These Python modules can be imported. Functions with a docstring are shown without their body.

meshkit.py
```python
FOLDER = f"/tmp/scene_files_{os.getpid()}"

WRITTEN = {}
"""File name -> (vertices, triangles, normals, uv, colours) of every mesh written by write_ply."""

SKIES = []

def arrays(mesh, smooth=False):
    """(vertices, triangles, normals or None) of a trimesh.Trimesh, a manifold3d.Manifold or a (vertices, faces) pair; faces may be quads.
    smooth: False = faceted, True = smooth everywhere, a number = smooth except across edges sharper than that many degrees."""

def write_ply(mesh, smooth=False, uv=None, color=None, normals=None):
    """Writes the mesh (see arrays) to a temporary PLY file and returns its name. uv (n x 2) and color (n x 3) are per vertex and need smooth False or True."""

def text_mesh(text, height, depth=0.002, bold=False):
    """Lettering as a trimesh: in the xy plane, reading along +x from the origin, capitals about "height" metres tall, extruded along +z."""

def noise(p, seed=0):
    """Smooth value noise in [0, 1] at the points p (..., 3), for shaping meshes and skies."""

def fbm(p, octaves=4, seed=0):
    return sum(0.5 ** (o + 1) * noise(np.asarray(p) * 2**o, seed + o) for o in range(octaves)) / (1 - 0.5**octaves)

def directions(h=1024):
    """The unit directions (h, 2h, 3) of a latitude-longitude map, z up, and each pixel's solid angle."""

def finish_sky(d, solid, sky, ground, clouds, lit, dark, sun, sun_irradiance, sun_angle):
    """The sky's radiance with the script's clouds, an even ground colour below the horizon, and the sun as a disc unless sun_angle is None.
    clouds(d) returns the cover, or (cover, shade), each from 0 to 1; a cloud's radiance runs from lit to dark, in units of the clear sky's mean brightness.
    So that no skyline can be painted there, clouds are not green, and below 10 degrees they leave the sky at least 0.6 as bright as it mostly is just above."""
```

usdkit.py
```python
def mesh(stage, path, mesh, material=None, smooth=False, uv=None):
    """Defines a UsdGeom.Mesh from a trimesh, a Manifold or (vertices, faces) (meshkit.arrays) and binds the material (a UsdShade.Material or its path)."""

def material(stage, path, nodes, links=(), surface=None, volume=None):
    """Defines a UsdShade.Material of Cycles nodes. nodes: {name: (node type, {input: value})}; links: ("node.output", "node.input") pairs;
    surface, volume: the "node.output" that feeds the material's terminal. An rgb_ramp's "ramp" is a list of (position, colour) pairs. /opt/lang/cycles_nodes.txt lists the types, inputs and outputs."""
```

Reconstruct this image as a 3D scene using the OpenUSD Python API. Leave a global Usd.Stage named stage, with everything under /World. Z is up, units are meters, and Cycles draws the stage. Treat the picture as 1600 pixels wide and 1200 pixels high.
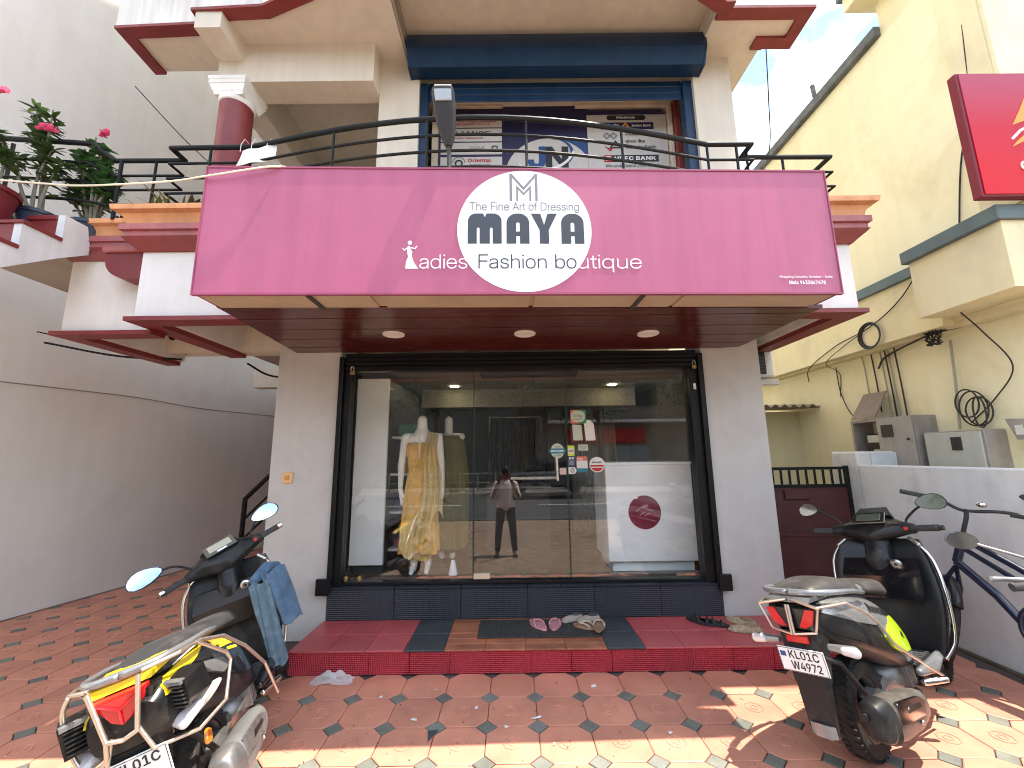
import math, random, glob, shapely
import numpy as np, trimesh, usdkit, meshkit
import manifold3d as m3
from scipy.spatial import ConvexHull, Delaunay
from shapely.geometry import Polygon, Point, box as sbox, LineString
from shapely import affinity, union_all
from pxr import Usd, UsdGeom, UsdLux, UsdShade, Gf, Sdf
stage = Usd.Stage.CreateInMemory()
UsdGeom.SetStageUpAxis(stage, 'Z'); UsdGeom.SetStageMetersPerUnit(stage, 1.0)
UsdGeom.Xform.Define(stage, '/World'); UsdGeom.Scope.Define(stage, '/World/Looks')
rnd = random.Random(7); PI = math.pi
# ---------------- camera, sky, sun, exposure
PITCH, ROLL, YAW = math.radians(9.85), math.radians(-0.7), math.radians(0.1)
cam = UsdGeom.Camera.Define(stage, '/World/camera')
cam.CreateHorizontalApertureAttr(36.0); cam.CreateVerticalApertureAttr(27.0)
cam.CreateFocalLengthAttr(36.0 * 645 / 1600); cam.CreateClippingRangeAttr((0.03, 2000.0))
_f = np.array([math.sin(YAW) * math.cos(PITCH), math.cos(YAW) * math.cos(PITCH), math.sin(PITCH)])
_r = np.array([math.cos(YAW), -math.sin(YAW), 0]); _u = np.cross(_r, _f)
_R = math.cos(ROLL) * _r + math.sin(ROLL) * _u; _U = -math.sin(ROLL) * _r + math.cos(ROLL) * _u
cam.AddTransformOp().Set(Gf.Matrix4d(*[float(v) for v in (*_R, 0, *_U, 0, *(-_f), 0, 0, 0, 1.6, 1)]))
cam.CreateExposureAttr(1.66)
SUN = np.array([0.32, -0.04, 1.0]); SUN /= np.linalg.norm(SUN)
ELEV, ROT = math.asin(SUN[2]), math.atan2(SUN[0], SUN[1])
dome = UsdLux.DomeLight.Define(stage, '/World/sky'); dome.GetPrim().SetCustomDataByKey('kind', 'structure')
skym = usdkit.material(stage, '/World/Looks/sky', {
    's': ('sky_texture', {'sky_type': 'single_scattering', 'sun_disc': False, 'sun_elevation': ELEV, 'sun_rotation': ROT, 'air_density': 1.25, 'aerosol_density': .35, 'ozone_density': 1.4}),
    'tc': ('texture_coordinate', {}), 'mp': ('mapping', {'scale': (1.6, 1.6, 3.0), 'location': (3.1, 1.7, 0.4)}),
    'n': ('noise_texture', {'scale': 2.2, 'detail': 6.0, 'roughness': 0.55}),
    'r': ('rgb_ramp', {'ramp': [(0.44, (0.0, 0.0, 0.0)), (0.70, (0.75, 0.75, 0.75))]}),
    'c': ('mix_color', {'b': (12.6, 12.0, 11.0), 'use_clamp': False}),
    'b': ('background_shader', {'strength': 0.14})},
    [('tc.generated', 'mp.vector'), ('mp.vector', 'n.vector'), ('n.fac', 'r.fac'), ('r.color', 'c.fac'), ('s.color', 'c.a'), ('c.result', 'b.color')], surface='b.background')
UsdShade.MaterialBindingAPI.Apply(dome.GetPrim()).Bind(skym)
sun = UsdLux.DistantLight.Define(stage, '/World/sun')
sun.CreateIntensityAttr(0.92); sun.CreateAngleAttr(0.53); sun.CreateNormalizeAttr(True); sun.CreateColorAttr(Gf.Vec3f(1.0, 0.91, 0.78))
_z = SUN; _x = np.cross([0, 1, 0], _z); _x /= np.linalg.norm(_x); _y = np.cross(_z, _x)
sun.AddTransformOp().Set(Gf.Matrix4d(*[float(v) for v in (*_x, 0, *_y, 0, *_z, 0, 0, 0, 30, 1)]))
# ---------------- materials
_M = {}
def M(name, col=(.5, .5, .5), rough=.6, metal=0., var=.12, sc=2.5, fine=70., bump=.3, bd=.002, coat=0., spec=.5, streak=0., rnd_=0., emit=0., alpha=None, stain=None, stain_amt=.0, stain_sc=1.2, sheen=0., wave=None, trans=0.):
    if name in _M: return _M[name]
    c = np.array(col, float)
    n = {'g': ('geometry', {}), 'n1': ('noise_texture', {'scale': sc, 'detail': 5.0, 'roughness': .6}), 'n2': ('noise_texture', {'scale': fine, 'detail': 3.0}),
         'r1': ('rgb_ramp', {'ramp': [(.3, tuple(np.clip(c * (1 - var), 0, 1))), (.7, tuple(np.clip(c * (1 + var), 0, 1)))]}),
         'r2': ('rgb_ramp', {'ramp': [(.25, (1 - var * .6,) * 3), (.75, (1 + 0 * var,) * 3)]}),
         'mm': ('mix_color', {'blend_type': 'multiply', 'fac': 1.0}),
         'rr': ('map_range', {'from_min': .3, 'from_max': .7, 'to_min': max(.02, rough - .08), 'to_max': min(1, rough + .08)}),
         'p': ('principled_bsdf', {'metallic': metal, 'coat_weight': coat, 'specular_ior_level': spec, 'sheen_weight': sheen, 'transmission_weight': trans})}
    l = [('g.position', 'n1.vector'), ('g.position', 'n2.vector'), ('n1.fac', 'r1.fac'), ('n2.fac', 'r2.fac'), ('r1.color', 'mm.a'), ('r2.color', 'mm.b'), ('n1.fac', 'rr.value'), ('rr.result', 'p.roughness')]
    out = 'mm.result'
    if streak:
        n.update({'mp': ('mapping', {'scale': (9, 9, .5)}), 'n3': ('noise_texture', {'scale': 1.0, 'detail': 4.0}), 'r3': ('rgb_ramp', {'ramp': [(.42, (1, 1, 1)), (.75, (1 - streak,) * 3)]}), 'm3': ('mix_color', {'blend_type': 'multiply', 'fac': 1.0})})
        l += [('g.position', 'mp.vector'), ('mp.vector', 'n3.vector'), ('n3.fac', 'r3.fac'), (out, 'm3.a'), ('r3.color', 'm3.b')]; out = 'm3.result'
    if stain is not None:
        n.update({'n4': ('noise_texture', {'scale': stain_sc, 'detail': 8.0, 'roughness': .65, 'distortion': .4}), 'r4': ('rgb_ramp', {'ramp': [(.5, (0, 0, 0)), (.72, (stain_amt,) * 3)]}), 'm4': ('mix_color', {'b': tuple(stain)})})
        l += [('g.position', 'n4.vector'), ('n4.fac', 'r4.fac'), ('r4.color', 'm4.fac'), (out, 'm4.a')]; out = 'm4.result'
    if rnd_:
        n.update({'oi': ('object_info', {}), 'r5': ('rgb_ramp', {'ramp': [(0, (1 - rnd_, 1 - rnd_, 1 - rnd_)), (.5, (1, 1 - rnd_ * .15, 1 - rnd_ * .3)), (1, (1, 1, 1))]}), 'm5': ('mix_color', {'blend_type': 'multiply', 'fac': 1.0})})
        l += [('oi.random', 'r5.fac'), (out, 'm5.a'), ('r5.color', 'm5.b')]; out = 'm5.result'
    l.append((out, 'p.base_color'))
    hgt = 'n2.fac'
    if wave:
        # ribbed surface: (scale x, y, z) sine grid
        n.update({'wx': ('wave_texture', {'bands_direction': 'x', 'scale': wave[0] * .31416}), 'wz': ('wave_texture', {'bands_direction': 'z', 'scale': wave[1] * .31416}), 'wm': ('math', {'math_type': 'add'})})
        l += [('g.position', 'wx.vector'), ('g.position', 'wz.vector'), ('wx.fac', 'wm.value1'), ('wz.fac', 'wm.value2')]; hgt = 'wm.value'
    if bump:
        n['b'] = ('bump', {'strength': bump, 'distance': bd}); l += [(hgt, 'b.height'), ('b.normal', 'p.normal')]
    if emit:
        n['p'][1].update({'emission_color': tuple(c), 'emission_strength': emit})
    _M[name] = usdkit.material(stage, '/World/Looks/' + name, n, l, surface='p.BSDF'); return _M[name]
def glass(name, base=.045, tint=(.98, .99, .985), rough=0.0):
    if name in _M: return _M[name]
    _M[name] = usdkit.material(stage, '/World/Looks/' + name, {
        't': ('transparent_bsdf', {'color': tint}), 'g': ('glossy_bsdf', {'color': (1, 1, 1), 'roughness': rough}),
        'w': ('layer_weight', {'blend': .5}), 'p': ('math', {'math_type': 'power', 'value2': 4.0}), 'm': ('math', {'math_type': 'multiply_add', 'value2': .6, 'value3': base}), 'x': ('mix_closure', {})},
        [('w.facing', 'p.value1'), ('p.value', 'm.value1'), ('m.value', 'x.fac'), ('t.BSDF', 'x.closure1'), ('g.BSDF', 'x.closure2')], surface='x.closure'); return _M[name]
def leafm(name, col, col2, tr=.35):
    if name in _M: return _M[name]
    _M[name] = usdkit.material(stage, '/World/Looks/' + name, {
        'g': ('geometry', {}), 'r': ('rgb_ramp', {'ramp': [(0, col), (1, col2)]}), 'p': ('principled_bsdf', {'roughness': .45}), 't': ('translucent_bsdf', {}), 'x': ('mix_closure', {'fac': tr})},
        [('g.random_per_island', 'r.fac'), ('r.color', 'p.base_color'), ('r.color', 't.color'), ('p.BSDF', 'x.closure1'), ('t.BSDF', 'x.closure2')], surface='x.closure'); return _M[name]
# ---------------- object helpers
_n = {}
def pth(parent, name):
    k = parent + '/' + name; i = _n.get(k, 0); _n[k] = i + 1
    return k if i == 0 else '%s_%03d' % (k, i)
class T:
    def __init__(s, path, inv): s.path, s.inv = path, inv
    def part(s, name, mesh, mat, smooth=30, label=None):
        if isinstance(mesh, (list, tuple)) and not isinstance(mesh[0], np.ndarray): mesh = cat(mesh)
        if hasattr(mesh, 'to_mesh'):
            q = mesh.to_mesh(); mesh = trimesh.Trimesh(q.vert_properties[:, :3], q.tri_verts, process=False)
        mesh = mesh.copy()
        if s.inv is not None: mesh.apply_transform(s.inv)
        p = pth(s.path, name); pm = usdkit.mesh(stage, p, mesh, mat, smooth=smooth)
        if label: pm.GetPrim().SetCustomDataByKey('label', label)
        return T(p, s.inv)
    def tag(s, **k):
        for a, b in k.items(): stage.GetPrimAtPath(s.path).SetCustomDataByKey(a, b)
        return s
def thing(name, label=None, cat_=None, at=(0, 0, 0), group=None, kind=None, mat4=None):
    """meshes are given in world coordinates (or in the thing's own, if mat4 is given)"""
    p = pth('/World', name); x = UsdGeom.Xform.Define(stage, p)
    if mat4 is None:
        x.AddTranslateOp().Set(Gf.Vec3d(*map(float, at))); inv = np.eye(4); inv[:3, 3] = -np.array(at, float)
    else:
        x.AddTransformOp().Set(Gf.Matrix4d(*[float(v) for v in np.array(mat4).T.ravel()])); inv = None
    t = T(p, inv)
    for k, v in (('label', label), ('category', cat_), ('group', group), ('kind', kind)):
        if v: x.GetPrim().SetCustomDataByKey(k, v)
    return t
def solo(name, mesh, mat, label, cat_, smooth=30, group=None, kind=None):
    t = T('/World', None).part(name, mesh, mat, smooth); t.tag(**{k: v for k, v in (('label', label), ('category', cat_), ('group', group), ('kind', kind)) if v}); return t
def rigid(x=0, y=0, z=0, rz=0, ry=0, rx=0):
    m = trimesh.transformations.euler_matrix(rx, ry, rz, 'sxyz'); m[:3, 3] = (x, y, z); return m
# ---------------- mesh helpers
cat = lambda l: trimesh.util.concatenate(list(l))
def box(x0, x1, y0, y1, z0, z1, b=0):
    if b == 0:
        m = trimesh.creation.box((x1 - x0, y1 - y0, z1 - z0)); m.apply_translation(((x0 + x1) / 2, (y0 + y1) / 2, (z0 + z1) / 2)); return m
    b = min(b, (x1 - x0) * .45, (y1 - y0) * .45, (z1 - z0) * .45); P = []
    for x, sx in ((x0, 1), (x1, -1)):
        for y, sy in ((y0, 1), (y1, -1)):
            for z, sz in ((z0, 1), (z1, -1)):
                P += [(x + sx * b, y + sy * b, z), (x + sx * b, y, z + sz * b), (x, y + sy * b, z + sz * b)]
    return hull(P)
def hull(P):
    return trimesh.Trimesh(np.asarray(P, float), process=False).convex_hull
def sph(c, r, sub=1):
    m = trimesh.creation.icosphere(sub, 1.0); m.apply_scale(r if np.ndim(r) else (r, r, r)); m.apply_translation(c); return m
def shull(S, sub=1):
    return hull(np.vstack([sph(c, r, sub).vertices for c, r in S]))
def tube(P, r, n=8, close=False, cap=True):
    P = np.asarray(P, float); k = len(P)
    if close: t = np.roll(P, -1, 0) - np.roll(P, 1, 0)
    else: t = np.gradient(P, axis=0)
    t /= np.linalg.norm(t, axis=1, keepdims=True) + 1e-12
    a = np.cross(t[0], [0, 0, 1.] if abs(t[0][2]) < .9 else [1., 0, 0]); F = []
    for i in range(k):
        a = a - t[i] * (a @ t[i]); a /= np.linalg.norm(a) + 1e-12; F.append((a, np.cross(t[i], a)))
    ang = np.arange(n) * 2 * PI / n; R = np.broadcast_to(r, (k,))
    V = np.vstack([P[i] + R[i] * (np.outer(np.cos(ang), F[i][0]) + np.outer(np.sin(ang), F[i][1])) for i in range(k)])
    f = []
    for i in range(k if close else k - 1):
        j = (i + 1) % k
        for q in range(n):
            q2 = (q + 1) % n; f += [(i * n + q, i * n + q2, j * n + q2), (i * n + q, j * n + q2, j * n + q)]
    if cap and not close:
        f += [(0, q + 1, q) for q in range(1, n - 1)] + [((k - 1) * n, (k - 1) * n + q, (k - 1) * n + q + 1) for q in range(1, n - 1)]
    return trimesh.Trimesh(V, np.array(f), process=False)
def spline(P, m=8):
    """Catmull-Rom through the points"""
    P = np.asarray(P, float); Q = np.vstack([2 * P[0] - P[1], P, 2 * P[-1] - P[-2]]); o = []
    for i in range(1, len(Q) - 2):
        for t in np.arange(m) / m:
            o.append(.5 * (2 * Q[i] + (Q[i + 1] - Q[i - 1]) * t + (2 * Q[i - 1] - 5 * Q[i] + 4 * Q[i + 1] - Q[i + 2]) * t * t + (3 * Q[i] - Q[i - 1] - 3 * Q[i + 1] + Q[i + 2]) * t ** 3))
    return np.array(o + [P[-1]])
def rod(P, r, n=8):
    """straight segments, joints overlapped"""
    return cat([tube([P[i], P[i + 1]], r, n) for i in range(len(P) - 1)] + [sph(p, r * 1.0) for p in P[1:-1]])
def lathe(prof, n=24, axis='z', c=(0, 0, 0)):
    """prof: (radius, height) pairs"""
    prof = np.asarray(prof, float); a = np.arange(n) * 2 * PI / n; k = len(prof)
    V = np.stack([np.outer(prof[:, 0], np.cos(a)), np.outer(prof[:, 0], np.sin(a)), np.repeat(prof[:, 1:2], n, 1)], -1).reshape(-1, 3); f = []
    for i in range(k - 1):
        for q in range(n):
            q2 = (q + 1) % n; f += [(i * n + q, i * n + q2, (i + 1) * n + q2), (i * n + q, (i + 1) * n + q2, (i + 1) * n + q)]
    m = trimesh.Trimesh(V, np.array(f), process=False)
    if axis == 'y': m.apply_transform(trimesh.transformations.rotation_matrix(-PI / 2, (1, 0, 0)))
    if axis == 'x': m.apply_transform(trimesh.transformations.rotation_matrix(PI / 2, (0, 1, 0)))
    m.apply_translation(c); return m
def ext(poly, h):
    poly = poly if hasattr(poly, 'geom_type') else Polygon(poly); poly = poly.buffer(0)
    return cat([trimesh.creation.extrude_polygon(g, h, engine='earcut') for g in getattr(poly, 'geoms', [poly]) if g.area > 1e-9])
FRONT = np.array([[1, 0, 0, 0], [0, 0, -1, 0], [0, 1, 0, 0], [0, 0, 0, 1.]])
def xz(poly, y, th):
    """outline in the XZ plane; the front face stands at y - th and looks along -Y"""
    m = ext(poly, th); m.apply_transform(FRONT); m.apply_translation((0, y, 0)); return m
def yz(poly, x, th):
    """outline in (Y, Z), from x to x + th"""
    m = ext(poly, th); A = np.array([[0, 0, 1, 0], [1, 0, 0, 0], [0, 1, 0, 0], [0, 0, 0, 1.]]); m.apply_transform(A); m.apply_translation((x, 0, 0)); return m
def xy(poly, z, th):
    m = ext(poly, th); m.apply_translation((0, 0, z)); return m
def sweep(path, prof, closed=False):
    """profile (outward offset, z) along a plan path with mitred corners; outward = right-hand side of the path"""
    P = np.asarray(path, float); k = len(P); V = []; pr = np.asarray(prof, float); n = len(pr)
    for i in range(k):
        d0 = P[i] - P[i - 1] if (i > 0 or closed) else P[1] - P[0]; d1 = P[(i + 1) % k] - P[i] if (i < k - 1 or closed) else d0
        d0 = d0 / np.linalg.norm(d0); d1 = d1 / np.linalg.norm(d1); n0, n1 = np.array([d0[1], -d0[0]]), np.array([d1[1], -d1[0]])
        m = n0 + n1; m /= max(.35, (m @ m) / 2)
        V.append(np.column_stack([P[i] + np.outer(pr[:, 0], m), pr[:, 1]]))
    V = np.vstack(V); f = []
    for i in range(k if closed else k - 1):
        j = (i + 1) % k
        for q in range(n):
            q2 = (q + 1) % n; f += [(i * n + q, j * n + q, j * n + q2), (i * n + q, j * n + q2, i * n + q2)]
    m = trimesh.Trimesh(V, np.array(f), process=False)
    if not closed:
        t = Polygon(pr); 
        tri = trimesh.creation.triangulate_polygon(t, engine='earcut')
        for e in (0, k - 1):
            vv = tri[0]; idx = [int(np.argmin(((pr - w) ** 2).sum(1))) + e * n for w in vv]
            m = trimesh.Trimesh(m.vertices, np.vstack([m.faces, np.array([[idx[a] for a in (ff if e else ff[::-1])] for ff in tri[1]])]), process=False)
    m.fix_normals(); return m
_fonts = {}
def text(s, h, wt=400, th=.002, width=None, font='Inter'):
    """lettering facing -Y, starting at x = 0, baseline z = 0, back at y = 0"""
    from PIL import Image, ImageDraw, ImageFont
    f = ImageFont.truetype([g for g in glob.glob('/opt/blender-*/*/datafiles/fonts/*') if font in g][0], 90)
    if font == 'Inter': f.set_variation_by_axes([32 if h > .05 else 14, wt])
    x0, y0, x1, y1 = f.getbbox(s, anchor='ls'); im = Image.new('L', (x1 - x0 + 8, y1 - y0 + 8))
    ImageDraw.Draw(im).text((4 - x0, 4 - y0), s, 255, f, anchor='ls')
    on = np.pad(np.asarray(im) > 127, ((0, 0), (1, 1))).astype(np.int8)
    rows, st = np.nonzero(np.diff(on, axis=1) == 1); en = np.nonzero(np.diff(on, axis=1) == -1)[1]
    g = union_all(shapely.box(st, -rows - 1, en, -rows)).buffer(.6).buffer(-.6).simplify(.55); k = h / 65.5
    g = affinity.affine_transform(g, [k, 0, 0, k, -4 * k, (4 - y0) * k])
    if width: g = affinity.scale(g, width / (g.bounds[2] - g.bounds[0]), 1, origin=(0, 0))
    g = affinity.translate(g, -g.bounds[0], 0)
    return xz(g, 0, th)
def mv(m, x=0, y=0, z=0):
    m = m.copy(); m.apply_translation((x, y, z)); return m
def ell(cx, cz, a, b, n=48, a0=0, a1=2 * PI):
    t = np.linspace(a0, a1, n, endpoint=abs(a1 - a0) < 6.28); return Polygon(np.column_stack([cx + a * np.cos(t), cz + b * np.sin(t)]))
def rrect(x0, x1, z0, z1, r):
    return sbox(x0 + r, z0 + r, x1 - r, z1 - r).buffer(r, 4)
def surf(P, th=0.0):
    """grid of points (m, n, 3) as a sheet; th > 0 closes it to a slab along its normals"""
    P = np.asarray(P, float); m, n = P.shape[:2]; i, j = np.meshgrid(np.arange(m - 1), np.arange(n - 1), indexing='ij')
    a = (i * n + j).ravel(); q = np.stack([a, a + n, a + n + 1, a + 1], -1); F = np.vstack([q[:, [0, 1, 2]], q[:, [0, 2, 3]]]); V = P.reshape(-1, 3)
    if not th: return trimesh.Trimesh(V, F, process=False)
    N = trimesh.Trimesh(V, F, process=False).vertex_normals; V2 = np.vstack([V, V - N * th]); k = len(V)
    bd = [(0 * n + c, 0 * n + c + 1) for c in range(n - 1)] + [((m - 1) * n + c + 1, (m - 1) * n + c) for c in range(n - 1)] + [((r + 1) * n, r * n) for r in range(m - 1)] + [(r * n + n - 1, (r + 1) * n + n - 1) for r in range(m - 1)]
    F2 = np.vstack([F, F[:, ::-1] + k, [(a, b, b + k) for a, b in bd], [(a, b + k, a + k) for a, b in bd]])
    t = trimesh.Trimesh(V2, F2, process=False); t.fix_normals(); return t
def loft(S, cap=True):
    """list of rings (n, 3)"""
    n = len(S[0]); k = len(S); V = np.vstack(S); f = []
    for i in range(k - 1):
        for q in range(n):
            q2 = (q + 1) % n; f += [(i * n + q, i * n + q2, (i + 1) * n + q2), (i * n + q, (i + 1) * n + q2, (i + 1) * n + q)]
    if cap:
        V = np.vstack([V, S[0].mean(0), S[-1].mean(0)]); f += [(k * n, (q + 1) % n, q) for q in range(n)] + [(k * n + 1, (k - 1) * n + q, (k - 1) * n + (q + 1) % n) for q in range(n)]
    t = trimesh.Trimesh(V, np.array(f), process=False); t.fix_normals(); return t
# ---------------- ground, road, paving
m_earth = M('dusty_ground', (.30, .21, .15), .9, sc=.7, fine=40, var=.22, bump=.5, bd=.01, stain=(.17, .12, .09), stain_amt=.7)
m_asph = M('asphalt', (.075, .075, .078), .88, sc=.8, fine=120, var=.2, bump=.6, bd=.006)
m_line = M('road_paint', (.7, .7, .66), .7, var=.2)
m_tile = M('red_paving', (.62, .265, .175), .55, sc=3.5, fine=90, var=.16, bump=.25, rnd_=.16, stain=(.38, .17, .13), stain_amt=.5, stain_sc=2.6)
m_ins = M('grey_insert', (.18, .195, .17), .55, sc=6, fine=90, var=.25, rnd_=.3, stain=(.2, .17, .14), stain_amt=.4, stain_sc=5)
m_bed = M('joint_cement', (.10, .075, .065), .95, sc=3, var=.3)
m_kerb = M('kerb_concrete', (.36, .34, .31), .85, sc=2, var=.2, stain=(.15, .13, .11), stain_amt=.6)
G = thing('ground', kind='structure'); G.part('ground_sheet', surf(np.array([[(x, y, -.07) for y in (-90, -13.5, -5, 90)] for x in (-90, 0, 90)]) - (0, 0, .27)), m_earth, False)
RD = thing('road', kind='structure', at=(0, -8.5, -.33))
RD.part('carriageway', box(-80, 80, -12.5, -4.9, -.338, -.32), m_asph, False)
for i in range(-6, 6): RD.part('lane_mark', box(i * 6 + 1, i * 6 + 4, -8.75, -8.63, -.32, -.314), m_line, False)
KB = thing('pavement', kind='structure', at=(0, -13.5, -.06)); KB.part('kerb', box(-80, 80, -12.75, -12.5, -.34, -.17, .015), m_kerb); KB.part('slab', box(-80, 80, -16, -12.752, -.34, -.2), m_kerb)
TS = .3075; TX, TY = -1.40 - 20 * TS, 3.10
PV = thing('paved_forecourt', kind='structure')
PV.part('cement_bed', cat([box(-6, 2.5, 2.52, 11, -.40, -.012), box(-2.0, 4.3, 2.07, 2.519, -.40, -.0125), box(2.502, 3.66, 2.521, 9, -.40, -.0122), box(1.75, 4.3, .2, 2.069, -.40, -.06)]), m_bed, False)
c_ = .205; gp = .0045
def octa(s, c):
    a = s / 2; return np.array([(a, -a + c), (a, a - c), (a - c, a), (-a + c, a), (-a, a - c), (-a, -a + c), (-a + c, -a), (a - c, -a)])
def slab_mesh(o, z0, z1, b):
    k = len(o); i = o * (1 - b / np.abs(o).max()); V = np.vstack([np.c_[o, np.full(k, z0)], np.c_[o, np.full(k, z1 - b * .6)], np.c_[i, np.full(k, z1)], [[0, 0, z1]]]); f = []
    for r in (0, 1):
        for q in range(k):
            q2 = (q + 1) % k; f += [(r * k + q, r * k + q2, (r + 1) * k + q2), (r * k + q, (r + 1) * k + q2, (r + 1) * k + q)]
    f += [(2 * k + q, 2 * k + (q + 1) % k, 3 * k) for q in range(k)]
    return trimesh.Trimesh(V, np.array(f), process=False)
ring = lathe([(.050, .0), (.0515, .0035), (.0555, .0035), (.057, 0)], 8)
ring2 = lathe([(.020, .0), (.021, .003), (.025, .003), (.026, 0)], 8)
oct_m = slab_mesh(octa(TS - gp, c_ * TS), -.03, 0, .005)
tile_m = cat([oct_m, ring, ring2]); dia_h = c_ * TS - gp
dia_m = slab_mesh(np.array([(dia_h, 0), (0, dia_h), (-dia_h, 0), (0, -dia_h)]), -.03, 0, .004)
wall_x = lambda y: -5.213 + (y - 4.536) * .2013
stuff_o, stuff_d, count = [], [], 0
cells = []
for j in range(-3, 26):
    for i in range(0, 40):
        x, y = TX + (i + .5) * TS, TY + (j + .5) * TS
        if x < max(wall_x(y) - .15, -5.4) or y < 2.2: continue
        if y < 2.45 and x < -2.05 + .1 * math.sin(i * 2.3): continue
        if x > 3.66: continue
        if -1.75 < x < 2.35 and y > 3.4: continue
        if y > 3.45 and -2.45 < x < 2.45: continue
        if x > 2.4 and y > 5.2: continue
        cells.append((x * x + y * y, x, y, i, j))
cells.sort()
for q, (_, x, y, i, j) in enumerate(cells):
    r = random.Random(i * 97 + j)
    tm = trimesh.transformations.euler_matrix(r.gauss(0, .0035), r.gauss(0, .0035), 0); tm[:3, 3] = (x, y, r.uniform(-.002, .002))
    if y + TS / 2 > 3.4 and -1.7 < x < 2.4:
        m = slab_mesh(octa(TS - gp, c_ * TS), -.03, 0, .005)
    else: m = tile_m
    m = m.copy(); m.apply_transform(tm)
    d = dia_m.copy(); d.apply_transform(tm); d.apply_translation((-TS / 2, -TS / 2, 0))
    if q < 260: PV.part('paving_tile', m, m_tile, 20); PV.part('dark_insert', d, m_ins, 20)
    else: stuff_o.append(m); stuff_d.append(d)
for nm, l, mt in (('paving_tile', stuff_o, m_tile), ('dark_insert', stuff_d, m_ins)):
    if l: PV.part(nm, cat(l), mt, 20).tag(kind='stuff')
# ---------------- entrance step
m_red = M('red_step_tile', (.46, .085, .09), .38, sc=4, fine=60, var=.12, bump=.05, rnd_=.12, stain=(.30, .10, .10), stain_amt=.35)
m_redrib = M('red_ribbed_tile', (.48, .03, .05), .4, sc=4, fine=60, var=.12, bump=.9, bd=.006, rnd_=.14, wave=(75, 75), stain=(.16, .02, .02), stain_amt=.4)
m_navy = M('navy_ribbed_tile', (.024, .028, .040), .42, sc=4, fine=60, var=.15, bump=.8, bd=.005, rnd_=.2, wave=(95, 60))
m_wood = M('orange_wood_tile', (.40, .145, .075), .4, sc=7, fine=50, var=.28, bump=.1, rnd_=.25, stain=(.2, .07, .05), stain_amt=.4, stain_sc=4)
m_slate = M('slate_insert_tile', (.05, .06, .068), .5, sc=9, fine=40, var=.4, bump=.4, rnd_=.15)
ST = thing('entrance_step', 'low red tiled step running along the shop front', 'step', at=(.1, 3.7, 0))
ST.part('core', box(-1.69, 2.455, 3.42, 4.1, -.03, .155), m_bed, False)
x = -1.70
while x < 2.44:
    w = min(.304, 2.46 - x); ST.part('riser_tile', box(x + .001, x + w - .001, 3.40, 3.419, 0.001, .158, .004), m_redrib, 20); x += .304
def treads(x0, x1, y0, y1, nx, ny, mat, nm, z=.17):
    for a in range(nx):
        for b in range(ny):
            xa, xb = x0 + (x1 - x0) * a / nx, x0 + (x1 - x0) * (a + 1) / nx; ya, yb = y0 + (y1 - y0) * b / ny, y0 + (y1 - y0) * (b + 1) / ny
            dz = rnd.uniform(-.001, .001); ST.part(nm, box(xa + .0013, xb - .0013, ya + .0013, yb - .0013, .156, z + dz, .003), mat, 20)
treads(-1.70, -.83, 3.392, 3.985, 3, 2, m_red, 'tread_tile')
treads(-.83, -.53, 3.392, 3.985, 1, 2, m_slate, 'dark_tread_tile')
for b in range(6): treads(-.53, .70, 3.392 + b * .0988, 3.392 + (b + 1) * .0988, 4, 1, m_wood, 'wood_look_tile')
treads(.70, .99, 3.392, 3.985, 1, 2, m_slate, 'dark_tread_tile')
treads(.99, 2.46, 3.392, 3.985, 5, 2, m_red, 'tread_tile')
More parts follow.
